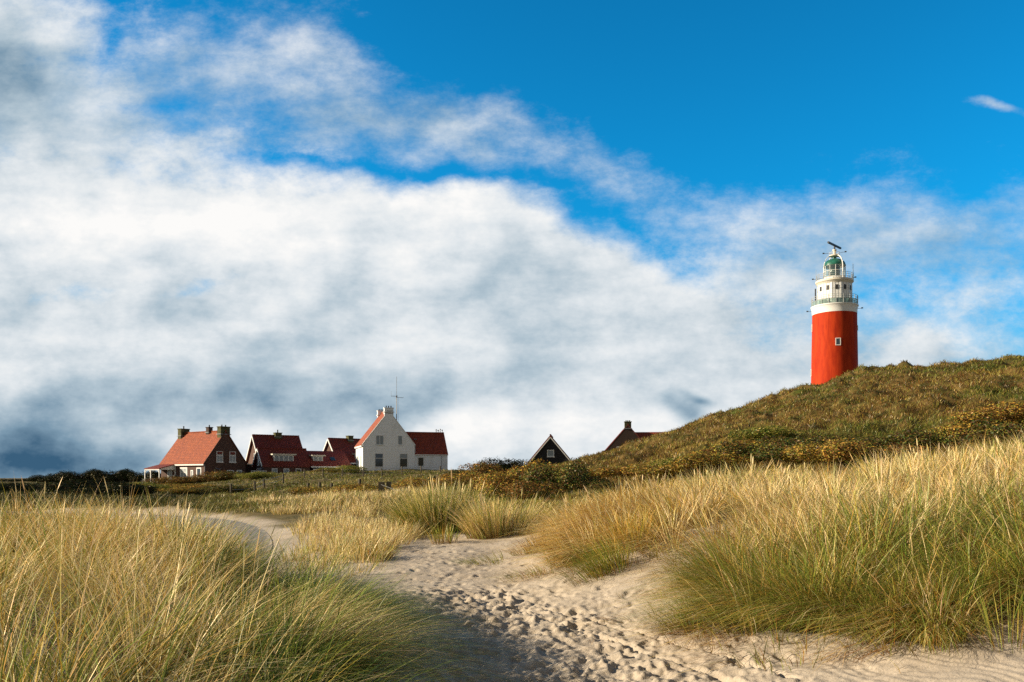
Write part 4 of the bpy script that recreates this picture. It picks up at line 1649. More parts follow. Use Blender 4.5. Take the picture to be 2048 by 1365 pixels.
def tuft(B, cx, cy, n, rad, hgt, lean=(0, 0), names=('straw', 'green'), wts=(1, 1), spread=.42, droop=.35, wpx=.7, base_names=('green', 'rust', 'brown'), base_w=(1, 1, 1), heads=0, seg=5, wmin=.0070, z=None):
    rr = rad * np.sqrt(rng.uniform(0, 1, n))
    aa = rng.uniform(0, 2 * math.pi, n)
    ox, oy = rr * np.cos(aa), rr * np.sin(aa)
    x, y = cx + ox, cy + oy
    zz = H(x, y) - .015
    # blades splay outwards from the tuft and follow its lean
    hx = ox / max(rad, .01) * spread + lean[0] + rng.normal(0, .16, n)
    hy = oy / max(rad, .01) * spread + lean[1] + rng.normal(0, .16, n)
    az = np.arctan2(hy, hx)
    mag = np.hypot(hx, hy)
    tilt = np.arctan(mag * .75)
    L = hgt * rng.uniform(.55, 1.12, n)
    D = math.hypot(cx, cy)
    w = np.maximum(wmin, wpx * D / 853) * rng.uniform(.7, 1.25, n)
    dr = droop * (.25 + mag) * rng.uniform(.4, 1.5, n)
    dr = np.minimum(dr, .85)
    B.add(np.stack([x, y, zz], 1), az, tilt, L, w, dr, pick(n, base_names, base_w), pick(n, names, wts), seg)
    if heads:
        k = heads
        i = rng.integers(0, n, k)
        B.add(np.stack([x[i], y[i], zz[i]], 1), az[i], tilt[i] * .45, L[i] * 0 + hgt * rng.uniform(.90, 1.08, k), w[i] * 0 + np.maximum(.006, .75 * D / 853), dr[i] * .22,
              pick(k, ('straw', 'olive'), (2, 1)), pick(k, ('pale', 'straw'), (2, 1)), head=True)


def scatter(poly, density, clump=.0, seed=0):
    P = np.array(poly)
    lo, hi = P.min(0), P.max(0)
    n = int((hi[0] - lo[0]) * (hi[1] - lo[1]) * density)
    x, y = rng.uniform(lo[0], hi[0], n), rng.uniform(lo[1], hi[1], n)
    k = in_poly(x, y, P)
    return x[k], y[k]


def XY(pts):
    return [(uv(u, Y), Y) for u, Y in pts]


# left-hand dune: one thick stand of marram
LEFT = XY([(-520, 2.4), (330, 3.1), (620, 4.3), (745, 5.6), (775, 7.2), (750, 9.5), (690, 11.3), (600, 12.0), (480, 12.6), (330, 13.5), (150, 15), (-700, 15.5)])
BL = Blades()
for x, y in zip(*scatter(LEFT, 4.3)):
    u = x / y * F + 1024
    if u < -260:
        continue
    e = float(sstep(np.array(u), 330, 640))
    if min(math.hypot((u - 290) / 130, (y - 7.6) / .55), math.hypot((u - 480) / 110, (y - 6.3) / .4), math.hypot((u - 60) / 110, (y - 6.6) / .4)) < 1 and rng.random() < .9:
        continue
    e2 = float(sstep(np.array(u), 260, -100))
    X1, Y1 = np.array([x]), np.array([y])
    nz = float(fbm(X1, Y1, 1.3, 2, 60)[0])
    nb = float(fbm(X1, Y1, 2.6, 2, 61)[0])
    if nb < -.18 and rng.random() < .85:
        continue
    top = float(sstep(np.array(y), 6, 10))
    wg = max(0, e * 1.3 + .05 + nz * 2.2 - top * .45 * (1 - e))
    hgt = (.96 - .12 * e + nz * .55) * rng.uniform(.85, 1.12)
    n = int(220 if y < 8 else 168)
    wa = nb * 9
    tuft(BL, x, y, n, .23, hgt, (.12 + .50 * e - .35 * e2 + .38 * math.sin(wa), -.10 * e + .05 + .30 * math.cos(wa * 1.3)), ('straw', 'pale', 'gold', 'olive', 'green', 'deep'),
         (1.2 * (1 - e * .85), 1.5 * (1 - e * .8), .4 * (1 - e * .6) + .8 * e2, .5 + .4 * e2, .22 + wg * 1.2 + .8 * e + .5 * e2, wg * 1.1 + 1.3 * e + .2 * e2), .80, .60 + .25 * e,
         .92, ('green', 'deep', 'rust', 'brown', 'olive'), (.4 + e, .3 + e, .8, .9, .3), heads=(int(rng.integers(1, 4)) if rng.random() < .24 * (1 - e * .7) else 0))
# a combed swath of paler blades lying over the green edge
for k in range(40):
    uu, YY = rng.uniform(480, 690), rng.uniform(5.6, 7.2)
    tuft(BL, uv(uu, YY), YY, 46, .16, .92, (1.05, -.1), ('pale', 'straw', 'olive'), (2, 1, .6), .12, .5, .6)
tag(link('marram_grass', BL.mesh('marram_grass', M_GRASS)), 'thick stand of golden and dark green marram grass left of the sand track', 'grass', kind='stuff')

# right-hand bank
RIGHT = [(.85, 12.6), (1.45, 11.7), (2.25, 11.0), (2.4, 9.9), (2.0, 9.2), (1.85, 8.1), (2.05, 7.2), (2.55, 6.55), (3.3, 6.5), (4.0, 6.8), (5.2, 7.0), (8, 8.0), (14, 12), (15.5, 21), (6.5, 23), (3.4, 22), (1.4, 20), (.85, 17), (.75, 14.4)]
BR = Blades()
xr, yr = scatter(RIGHT, 6.2)
fr_ = sstep(yr - .25 * xr, 10.2, 7.4)
kk = rng.uniform(0, 1, len(xr)) < .62 + .38 * fr_
for x, y in zip(xr[kk], yr[kk]):
    u = x / y * F + 1024
    if u > 2330:
        continue
    X1, Y1 = np.array([x]), np.array([y])
    nz = float(fbm(X1, Y1, 1.5, 2, 63)[0])
    nb = float(fbm(X1, Y1, 2.8, 2, 66)[0])
    front = float(sstep(np.array(y - .25 * x), 10.4, 6.6))
    left = float(sstep(np.array(x - .10 * (y - 8)), 3.4, 1.2))
    if nb < -.27 and rng.random() < .8 and front < .25 and not (x < 4 and 9 < y < 15.5):
        continue
    hgt = (.82 + nz * .5) * (1 + .06 * front) * rng.uniform(.85, 1.12)
    n = int(np.interp(y, [6, 9, 14, 22], [265, 205, 132, 85]))
    wg = max(0, front * 1.0 + nz * 1.9 - .02)
    wa = nb * 9 + 1
    tuft(BR, x, y, n, .26, hgt, (-.12 - .32 * front - .42 * left + .34 * math.sin(wa), -.12 - .18 * front + .28 * math.cos(wa * 1.3)), ('straw', 'pale', 'gold', 'olive', 'green', 'rust', 'deep'),
         (1.3 * (1 - front * .6), 2.1 * (1 - front * .8), .3 + .6 * left, .35 + .3 * front, .10 + 2.1 * wg, .15 + .5 * front, .6 * wg), .78, .56 + .08 * front,
         .92, ('green', 'rust', 'brown', 'olive', 'straw'), (.3 + 1.2 * front, .8, .9, .3, .4), heads=(int(rng.integers(1, 3)) if rng.random() < .34 * (1 - front) else 0), seg=5 if y < 10 else 4)
# the golden mound drooping to the left at its near end
for k in range(46):
    uu, YY = rng.uniform(1135, 1320), rng.uniform(12.6, 16.5)
    tuft(BR, uv(uu, YY), YY, 130, .26, rng.uniform(.7, 1.0), (-.65 + rng.normal(0, .12), -.2), ('gold', 'straw', 'pale', 'olive', 'rust'), (1.3, 1.2, .8, .5, .4), .55, .72, .72, ('rust', 'olive', 'brown'), (1, .8, .8), seg=4)
# thick green tufts along the front of the bank
FR = np.array([(2.15, 9.3), (2.0, 8.3), (2.2, 7.4), (2.7, 6.85), (3.4, 6.85), (4.1, 7.1), (5.2, 7.4)])
for k in range(58):
    i = rng.integers(0, len(FR) - 1)
    p = FR[i] + (FR[i + 1] - FR[i]) * rng.uniform(0, 1) + np.array([rng.uniform(-.1, .35), rng.uniform(-.1, .5)])
    tuft(BR, p[0], p[1], 190, .17, rng.uniform(.55, .9), (-.62 + rng.normal(0, .15), -.2), ('green', 'olive', 'straw', 'gold', 'deep', 'rust'), (1.8, .9, .5, .5, .6, .4), .55, .62, .74, ('rust', 'brown', 'green', 'deep'), (1, .8, .8, .6), seg=5)
# stray shoots and matted dead blades along the edge of the sand
ED = np.array([(.85, 12.6), (1.45, 11.7), (2.25, 11.0), (2.4, 9.9), (2.0, 9.2), (1.85, 8.1), (2.05, 7.2), (2.55, 6.55), (3.3, 6.5), (4.0, 6.8), (5.2, 7.0)])
for k in range(210):
    i = rng.integers(0, len(ED) - 1)
    p = ED[i] + (ED[i + 1] - ED[i]) * rng.uniform(0, 1)
    d = ED[i + 1] - ED[i]
    nrm = np.array([d[1], -d[0]]) / np.hypot(*d)
    off = abs(rng.normal(0, .30)) * (1 if nrm[0] < .3 else -1)
    p = p + nrm * off
    if k % 3:
        tuft(BR, p[0], p[1], int(rng.integers(3, 9)), .07, rng.uniform(.18, .45), (-.4, -.2), ('green', 'olive', 'rust', 'straw'), (1.2, .8, .8, .5), .6, .6, .62, ('rust', 'brown', 'green'), (1, 1, .6), seg=4)
    else:
        tuft(BR, p[0], p[1], 24, .16, rng.uniform(.25, .5), (-1.9 + rng.normal(0, .6), rng.normal(-.3, .8)), ('rust', 'brown', 'straw'), (1, 1, 1), .8, .75, .62, ('rust', 'brown'), (1, 1), seg=4)
# tall pale tufts on the rise at the right
for k in range(60):
    uu, YY = rng.uniform(1740, 2200), rng.uniform(17, 24)
    tuft(BR, uv(uu, YY), YY, 60, .3, rng.uniform(.8, 1.15), (-.3 + rng.normal(0, .2), -.1), ('pale', 'straw', 'olive', 'green'), (1.6, 1, .5, .4), .5, .4, .66, ('green', 'straw', 'rust'), (1, 1, .5), heads=1 if rng.random() < .3 else 0, seg=4)
tag(link('marram_grass', BR.mesh('marram_grass', M_GRASS)), 'broad bank of straw coloured marram grass right of the sand track below the dune', 'grass', kind='stuff')

# pale thin grass between the track and the shrubs
MID = XY([(590, 24), (572, 19), (640, 16.6), (720, 16.2), (830, 19), (890, 22.5), (990, 20.5), (1060, 19), (1050, 22), (960, 26), (890, 30), (850, 38), (800, 44), (640, 50), (520, 48), (470, 42), (540, 33), (590, 28)])
BM = Blades()
for x, y in zip(*scatter(MID, 3.2)):
    if float(poly_dist(np.array([x]), np.array([y]), PATH)[0]) < PATH_HW + .8:
        continue
    nz = float(fbm(np.array([x]), np.array([y]), 2.4, 2, 70)[0])
    if nz < -.22:
        continue
    tuft(BM, x, y, int(np.interp(y, [16, 25, 50], [58, 42, 30])), .34, .50 + nz * .35, (.12 + nz * .3, -.1), ('pale', 'straw', 'grey', 'olive', 'green', 'rust'),
         (2.2, .9, .8, .4, .2 + max(0, nz), .3), .5, .42, .62, ('straw', 'rust', 'olive'), (1, .6, 1), heads=(1 if rng.random() < .12 else 0), seg=3)
VERGE = XY([(585, 18), (570, 15), (620, 13.2), (730, 13.6), (800, 15.5), (790, 18), (700, 19)])
for x, y in zip(*scatter(VERGE, 4.2)):
    tuft(BM, x, y, 26, .26, rng.uniform(.3, .62), (.15, -.1), ('pale', 'straw', 'green', 'olive', 'rust'), (1.4, .9, 1.0, .6, .3), .5, .4, .7, ('straw', 'rust', 'green'), (1, .6, .8), seg=4)
LOW = XY([(960, 27), (1050, 22.5), (1120, 21), (1215, 24), (1230, 31), (1100, 34.5), (940, 33), (890, 31)])
for x, y in zip(*scatter(LOW, 5.5)):
    nz = float(fbm(np.array([x]), np.array([y]), 2.0, 2, 72)[0])
    tuft(BM, x, y, 34, .36, .34 + nz * .25, (-.1, -.1), ('olive', 'rust', 'straw', 'green', 'grey', 'deep'), (1, .8, .9, .7 + max(0, nz), .5, .6), .7, .5, .62, ('rust', 'brown', 'olive'), (1, 1, 1), seg=3)
tag(link('dry_grass', BM.mesh('dry_grass', M_GRASS)), 'pale dry grass between the sand track and the orange shrubs', 'grass', kind='stuff')

# tussocks standing on their own
def tussock(u, Y, n, rad, hgt, lean, names, wts, label, heads=0, spread=.5, droop=.4, sub=1, base=(('green', 'rust', 'brown'), (1, 1, 1))):
    B = Blades()
    cx, cy = uv(u, Y), Y
    for k in range(sub):
        a = rng.uniform(0, 2 * math.pi)
        r = 0 if sub == 1 else rad * .6 * math.sqrt(rng.uniform(0, 1))
        tuft(B, cx + r * math.cos(a) * 1.25, cy + r * math.sin(a) * .8, n // sub, rad * (.5 if sub > 1 else 1), hgt * rng.uniform(.8, 1.05), (lean[0] + .35 * math.cos(a) * (sub > 1), lean[1] + .2 * math.sin(a) * (sub > 1)),
             names, wts, spread, droop, .62, base[0], base[1], heads=heads // max(sub, 1), seg=4)
    me = B.mesh('marram_tussock', M_GRASS)
    z = H1(cx, cy)
    for v_ in (me.vertices,):
        co = np.empty(len(v_) * 3, np.float32)
        v_.foreach_get('co', co)
        co = co.reshape(-1, 3) - np.array([cx, cy, z], np.float32)
        v_.foreach_set('co', co.ravel())
    o = link('marram_tussock', me, loc=(cx, cy, z))
    tag(o, label, 'tussock', 'marram tussocks along the sand track')
    return o


tussock(893, 21.5, 3600, 1.05, 1.5, (0, 0), ('straw', 'pale', 'olive', 'green', 'deep'), (1.1, .8, 1, 1.0, 1.0), 'tallest round tussock, dark green inside, at the far end of the sand track', heads=40, sub=12)
tussock(1008, 19.0, 1700, .7, 1.12, (.05, 0), ('straw', 'pale', 'olive', 'green'), (1.2, 1, .6, .8), 'upright straw and green tussock beside the tallest round tussock', heads=20, sub=6)
tussock(890, 18.2, 120, .30, .62, (0, 0), ('green', 'olive', 'gold'), (2, 1, .4), 'small sparse green tussock standing alone on the bare sand', base=(('rust', 'brown'), (1, 1)), spread=.35)
tussock(1082, 15.2, 900, .55, .55, (-.35, -.25), ('rust', 'gold', 'brown', 'straw'), (1.2, .8, .8, .5), 'flattened rusty brown tussock at the edge of the sand', sub=5, droop=.6)
tussock(965, 14.6, 150, .38, .36, (-.8, -.2), ('green', 'olive'), (2, 1), 'low green tussock lying flat on the sand', droop=.6)
tussock(1128, 13.4, 220, .28, .34, (-.3, -.2), ('rust', 'gold', 'brown'), (1.5, .8, .8), 'small rusty tussock above the long green one', droop=.5)
tussock(1050, 12.6, 150, .35, .32, (-.8, -.1), ('olive', 'green', 'rust'), (1, 1, .6), 'thin olive tussock trailing left over the sand', droop=.6)
tussock(1170, 11.2, 700, .52, .62, (-.85, -.15), ('green', 'olive', 'gold', 'deep'), (1.6, 1, .5, .5), 'long green tussock leaning left over the sand from the right bank', sub=4, droop=.5)
tussock(1245, 12.0, 900, .5, .75, (-.35, -.2), ('gold', 'straw', 'olive', 'green'), (1.6, 1, .5, .3), 'golden drooping tussock at the tip of the right bank', sub=4, droop=.55)
tussock(752, 15.8, 240, .3, .40, (.3, -.1), ('gold', 'rust', 'olive', 'green'), (1, .8, .6, .5), 'small orange and green tussock at the left rim of the sand', droop=.5)
tussock(1370, 7.9, 320, .24, .50, (-.6, -.2), ('green', 'deep', 'olive', 'rust'), (1.6, .6, .6, .5), 'low green tussock at the left front corner of the right bank', droop=.5, sub=2)
tussock(1560, 6.35, 46, .28, .34, (-.3, -.3), ('rust', 'green', 'olive'), (1, 1, 1), 'few loose blades in the sand before the right bank', droop=.5)
tussock(1850, 6.15, 34, .24, .40, (-.4, -.1), ('green', 'olive', 'rust'), (1, 1, .7), 'thin sprig of grass on the bare sand at bottom right', droop=.5)
tussock(2030, 6.0, 70, .2, .62, (.1, .05), ('green', 'olive', 'rust'), (1.5, 1, .6), 'tall thin green sprig rising from sand at the right edge', droop=.3)

# straw bits strewn on the sand
def strewn():
    n = 2600
    s = rng.uniform(0, 1, n)
    y = 5.5 + 15 * s ** 1.3
    x = np.interp(y, TRACK[::1, 1], TRACK[::1, 0]) + rng.normal(0, 1.3, n)
    nz = fbm(x, y, 1.1, 3, 90)
    k = nz > -.02
    x, y = x[k], y[k]
    n = len(x)
    B = Blades()
    B.add(np.stack([x, y, H(x, y) + .006], 1), rng.normal(2.9, .8, n), np.full(n, 1.48) - np.abs(rng.normal(0, .1, n)), rng.uniform(.05, .26, n), np.maximum(.004, .5 * y / 853), np.full(n, .03),
          pick(n, ('brown', 'rust', 'straw'), (1.4, 1, .8)), pick(n, ('brown', 'rust', 'straw'), (1.4, 1, .8)), 3)
    tag(link('straw_litter', B.mesh('straw_litter', M_GRASS)), 'dry straw and twigs strewn over the sand track', 'straw', kind='stuff')


strewn()


# ---- low cover on the dune and the bank before the houses -------------------------------
def cover():
    for name, lab, reg in (('dune_heath', 'low brown and green heath covering the big dune', 'hill'), ('rough_pasture', 'short olive grass on the bank before the houses', 'bank')):
        B = Blades()
        N = 64000 if reg == 'hill' else 42000
        u = rng.uniform(1000, 2250, N) if reg == 'hill' else rng.uniform(-150, 1300, N)
        y = np.exp(rng.uniform(math.log(24), math.log(125), N)) if reg == 'hill' else np.exp(rng.uniform(math.log(34), math.log(150), N))
        x = uv(u, y)
        hm = hill_mask(x, y)
        k = (hm > rng.uniform(.2, .8, N)) if reg == 'hill' else ((hm < rng.uniform(.2, .8, N)) & (poly_dist(x, y, PATH) > PATH_HW + .9))
        for px, py, pr, pz in PADS:
            k &= np.hypot(x - px, y - py) > pr * 1.02
        x, y = x[k], y[k]
        n1 = fbm(x, y, 5.5, 4, 80)
        n2 = fbm(x, y, 1.8, 3, 81)
        K = 6
        X, Yy = np.repeat(x, K) + rng.normal(0, .22, len(x) * K), np.repeat(y, K) + rng.normal(0, .22, len(x) * K)
        N1, N2 = np.repeat(n1, K), np.repeat(n2, K)
        n = len(X)
        if reg == 'hill':
            N3 = np.repeat(fbm(x, y, 11, 3, 84), K)
            ca = pick(n, ('rust', 'brown', 'olive', 'straw', 'gold'), (1.0, 1.6, 1.3, .4, .2)) * .66
            ca = np.where((N1 > .09)[:, None], pick(n, ('olive', 'straw', 'gold', 'rust'), (1.5, .6, .4, .5)) * .68, ca)
            ca = np.where((N3 > .13)[:, None], pick(n, ('green', 'olive', 'deep', 'brown'), (.7, 1.4, .7, .6)) * .62, ca)
            ca = np.where((N2 < -.14)[:, None], pick(n, ('deep', 'brown', 'rust'), (1, 1.2, .5)) * .62, ca)
            Lh = rng.uniform(.16, .42, n) * (1 + np.maximum(0, N2) * 1.6)
        else:
            ca = np.where((N1 > .02)[:, None], pick(n, ('olive', 'straw', 'grey', 'green'), (1.2, .7, .6, .8)) * .60, pick(n, ('olive', 'brown', 'green', 'deep'), (1, 1, .8, 1)) * .52)
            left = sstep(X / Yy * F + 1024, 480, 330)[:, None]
            ca = ca * (1 - left) + left * pick(n, ('deep', 'brown', 'olive'), (2, 1, .5)) * .38  # cloud shadow over the left slope painted into the grass colour
            Lh = rng.uniform(.14, .36, n) * (1 + np.maximum(0, N2) * 1.4)
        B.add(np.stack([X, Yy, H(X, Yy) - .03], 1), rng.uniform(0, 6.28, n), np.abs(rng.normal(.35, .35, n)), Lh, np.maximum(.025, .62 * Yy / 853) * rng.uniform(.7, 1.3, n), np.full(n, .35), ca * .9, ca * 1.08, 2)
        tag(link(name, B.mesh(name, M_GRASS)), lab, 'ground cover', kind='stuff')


cover()


# ---- shrubs: leaf clouds over twigs -------------------------------------------------------
def leaf_cloud(lobes, n, size, names, wts, shell=.35):
    vol = np.array([l[3] * l[4] * l[5] for l in lobes]) ** .72
    idx = rng.choice(len(lobes), n, p=vol / vol.sum())
    Lb = np.array(lobes)[idx]
    d = rng.normal(0, 1, (n, 3))
    d /= np.linalg.norm(d, axis=1)[:, None]
    r = 1 - shell * np.abs(rng.normal(0, .6, n))
    r *= 1 + .12 * np.sin(d[:, 0] * 7 + idx) * np.sin(d[:, 1] * 6 + 2 * idx) + rng.normal(0, .05, n)
    p = Lb[:, :3] + d * Lb[:, 3:6] * r[:, None]
    keep = p[:, 2] > 0.02
    p, d = p[keep], d[keep]
    n = len(p)
    nrm = d + rng.normal(0, .55, (n, 3))
    nrm /= np.linalg.norm(nrm, axis=1)[:, None]
    a = np.cross(nrm, rng.normal(0, 1, (n, 3)))
    a /= np.linalg.norm(a, axis=1)[:, None]
    b = np.cross(nrm, a)
    s = size * rng.uniform(.6, 1.4, n)[:, None]
    V = np.stack([p - a * s, p - b * s * .5, p + a * s, p + b * s * .5], 1).reshape(-1, 3)
    tone = fbm(p[:, 0] * 1.0 + 50, p[:, 1] + p[:, 2] * 1.3, .55, 2, 5)
    c = pick(n, names, wts) * (1 + tone[:, None] * .5)
    return V, np.repeat(c, 4, 0), np.arange(n * 4), np.full(n, 4)


SHRUB_PAL = {
    'orange': (('gold', 'rust', 'olive', 'brown', 'deep'), (.8, 1.4, .8, 1.3, .5)),
    'yellow': (('gold', 'olive', 'rust', 'brown', 'deep'), (1.2, 1.2, .6, .8, .4)),
    'dark': (('deep', 'rust', 'olive', 'brown', 'grey'), (1.8, .3, .8, 1.6, .1)),
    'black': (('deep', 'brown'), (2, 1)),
    'red': (('rust', 'brown', 'deep', 'gold'), (1.5, 1.3, .9, .35)),
    'olive': (('olive', 'green', 'deep', 'straw'), (1.3, .8, .9, .4)),
}
DIM = {'orange': .92, 'yellow': .62, 'dark': .62, 'black': .13, 'red': .72, 'olive': .72}  # black kind: cloud shadow at the left put into the leaf colour
_protos = {}


def shrub_proto(kind, var):
    """crown and stem meshes of one bush about 2 m wide and 1 m high"""
    if (kind, var) in _protos:
        return _protos[(kind, var)]
    lobes = []
    for k in range(9):
        a = rng.uniform(0, 6.28)
        r = .62 * math.sqrt(rng.uniform(0, 1))
        h = rng.uniform(.28, .66) * (1 - .35 * r)
        lobes.append((r * math.cos(a), r * math.sin(a), h * .75, rng.uniform(.26, .46), rng.uniform(.26, .46), h * .62))
    V, c, f, cn = leaf_cloud(lobes, 8200, .026, *SHRUB_PAL[kind])
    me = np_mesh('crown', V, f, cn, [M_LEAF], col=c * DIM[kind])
    mb = MB()
    for k in range(9):
        l = lobes[k]
        p0 = Vector((l[0] * .15, l[1] * .15, -.15))
        p2 = Vector((l[0], l[1], l[2] + l[5] * .8))
        p1 = p0.lerp(p2, .5) + Vector((0, 0, .05))
        mb.tube([p0, p1, p2], .022, 5, r2=.006)
    so_ = mb.build('stem', M['wood'])
    sm = so_.data
    bpy.data.objects.remove(so_)
    _protos[(kind, var)] = (me, sm)
    return _protos[(kind, var)]


def shrub(u, Y, w, h, kind, label, var=0, group='dune shrubs', name='shrub', sink=.05):
    cx, cy = uv(u, Y), Y
    me, sm = shrub_proto(kind, var)
    o = empty(name, (cx, cy, H1(cx, cy) - sink), rng.uniform(0, 6.28))
    o.scale = (w / 2, w / 2, h)
    tag(o, label, 'shrub', group)
    link('crown', me, o)
    link('stem', sm, o)
    return o


SHRUBS = [
    # the orange thicket in the middle
    (985, 36, 2.9, 1.35, 'orange', 'orange brown shrub at the left end of the thicket before the black cabin'),
    (1032, 38, 3.2, 1.75, 'orange', 'tall orange brown shrub in the middle of the thicket before the black cabin'),
    (1080, 38.5, 3.1, 1.85, 'orange', 'orange brown shrub right under the black cabin window'),
    (1108, 36, 2.9, 1.6, 'dark', 'dark grey green shrub in front of the black cabin'),
    (1150, 36.5, 2.6, 1.6, 'dark', 'dark grey green shrub at the foot of the dune'),
    (1040, 34, 2.8, 1.1, 'red', 'low red brown shrub in front of the orange thicket'),
    (1185, 35, 2.2, 1.0, 'dark', 'small dark shrub where the thicket runs into the dune'),
    (925, 70, 5.5, 1.7, 'black', 'dark low shrub on the skyline right of the white house'),
    (960, 74, 5.0, 2.3, 'red', 'dark brown shrub on the skyline behind the orange thicket'),
    (1012, 78, 5.0, 2.6, 'black', 'round dark shrub topping the skyline left of the black cabin'),
    (940, 60, 4.5, 1.1, 'orange', 'spreading orange shrub below the skyline right of the white house'),
    (880, 52, 4.2, 1.0, 'orange', 'low orange shrub on the bank below the white house extension'),
    (820, 50, 4.6, .95, 'orange', 'wide low orange shrub below the white house door'),
    (760, 47, 4.4, .9, 'yellow', 'low yellow brown shrub beside the thick corner post'),
    (705, 50, 4.2, .8, 'orange', 'low orange shrub left of the thick corner post'),
    (640, 56, 4.2, .75, 'yellow', 'small flat yellow shrub near the short posts'),
    # lower slopes of the dune
    (1345, 37, 4.0, 1.0, 'yellow', 'golden shrub at the left foot of the dune slope'),
    (1420, 36, 3.8, 1.25, 'yellow', 'golden shrub on the lower dune above the straw grass'),
    (1475, 40, 4.4, 1.3, 'orange', 'orange leaved shrub on the lower dune slope'),
    (1530, 37, 3.6, 1.45, 'dark', 'dark shrub in the middle of the lower dune slope'),
    (1585, 35, 3.2, 1.3, 'dark', 'dark rounded shrub below the lighthouse'),
    (1640, 33, 3.4, 1.2, 'yellow', 'bright golden shrub below the lighthouse'),
    (1700, 32, 3.2, 1.3, 'orange', 'orange shrub right of the bright golden one below the lighthouse'),
    (1610, 42, 4.0, 1.2, 'dark', 'dark green shrub higher up the slope under the lighthouse'),
    (1560, 46, 4.5, 1.2, 'olive', 'olive shrub above the dark rounded shrub'),
    (1770, 40, 3.6, 1.1, 'dark', 'dark shrub below the pale tall grass on the dune'),
    (1800, 33, 3.0, 1.1, 'red', 'red brown shrub among the tall pale grass'),
    (1900, 36, 3.6, 1.5, 'dark', 'dark shrub on the right slope behind the tall grass'),
    (1975, 37, 4.0, 1.6, 'yellow', 'golden shrub on the right slope of the dune'),
    (2045, 35, 3.6, 1.7, 'dark', 'dark shrub at the right edge of the dune'),
    (2010, 44, 4.6, 1.5, 'orange', 'orange shrub high on the right slope of the dune'),
    (1390, 46, 4.6, 1.0, 'olive', 'olive shrub half way up the left dune slope'),
    (1270, 42, 4.2, .9, 'orange', 'orange brown shrub at the foot of the dune below the chimney house'),
    (1215, 46, 4.4, 1.0, 'yellow', 'yellow brown shrub on the slope left of the chimney house'),
    # before the brick houses
    (345, 118, 6.5, 1.8, 'red', 'dark red shrub before the porch of the orange roofed house'),
    (392, 121, 6.5, 2.0, 'red', 'dark red hedge shrub before the orange roofed house wall'),
    (436, 122, 6.5, 2.2, 'red', 'rusty hedge shrub under the dark gable of the orange roofed house'),
    (473, 121, 6.0, 2.1, 'dark', 'dark shrub at the right end of the hedge by the orange roofed house'),
    (350, 96, 6.0, 1.3, 'yellow', 'golden shrub below the hedge of the orange roofed house'),
    (395, 92, 6.5, 1.3, 'orange', 'orange shrub below the hedge near the fence posts'),
    (330, 78, 5.5, 1.2, 'yellow', 'golden shrub behind the left grass tops'),
    (440, 80, 6.5, 1.3, 'dark', 'dark shrub behind the first fence posts'),
    (505, 112, 4.5, 1.5, 'olive', 'grey green shrub between the first two brick houses'),
    (530, 116, 4.0, 1.2, 'olive', 'olive shrub below the cream flat roofed bay'),
    (680, 126, 6.0, 2.1, 'olive', 'round olive shrub beside the left wall of the white house'),
    (650, 124, 5.0, 1.2, 'yellow', 'low yellow shrub in front of the low annexe'),
    (235, 66, 7.5, 1.6, 'black', 'shade-coloured shrub among the grass tops left of the golden shrub'),
    (265, 84, 7.5, 1.5, 'olive', 'dim olive shrub below the porch terrace'),
    (180, 76, 8.0, 1.7, 'black', 'shade-coloured shrub below the dark thicket at left'),
    (110, 72, 8.0, 1.6, 'black', 'shade-coloured shrub behind the olive grass tops at left'),
    (40, 70, 8.0, 1.5, 'black', 'shade-coloured shrub at the far left edge behind the grass'),
    (240, 105, 8.5, 1.3, 'olive', 'olive shrub on the shade-coloured slope just below the dark thicket'),
    (150, 110, 9.0, 1.3, 'dark', 'dim shrub on the shade-coloured slope at left'),
]
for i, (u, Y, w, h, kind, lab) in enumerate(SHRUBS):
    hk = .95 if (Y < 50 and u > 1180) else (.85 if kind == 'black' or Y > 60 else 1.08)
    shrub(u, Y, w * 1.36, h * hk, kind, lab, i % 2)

DARK = [(125, 160, 9, 3.6, 'leftmost bush of the shade-coloured thicket on the skyline left of the houses'), (150, 158, 9, 4.6, 'tallest bush of the shade-coloured thicket on the skyline at left'), (185, 160, 9, 4.2, 'second bush of the shade-coloured thicket on the left skyline, right of its tallest'),
        (222, 158, 9, 4.3, 'broad middle bush of the shade-coloured thicket on the left skyline'), (255, 160, 8, 4.0, 'bush of the shade-coloured thicket on the left skyline, right of the broad middle one'),
        (285, 156, 7, 3.7, 'slender bush near the right end of the shade-coloured thicket'), (312, 155, 6, 3.2, 'last bush of the shade-coloured thicket beside the porch'), (90, 165, 8, 2.6, 'low bush at the left foot of the shade-coloured thicket'),
        (60, 170, 9, 1.9, 'small dark bush left of the shade-coloured thicket'), (20, 172, 9, 1.7, 'dark bush on the skyline at the left edge')]
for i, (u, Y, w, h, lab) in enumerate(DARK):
    shrub(u, Y, w, h * .78, 'black', lab, i % 2, 'shade-coloured thicket on the left skyline')  # leaf colour holds the cloud shadow, none is cast here
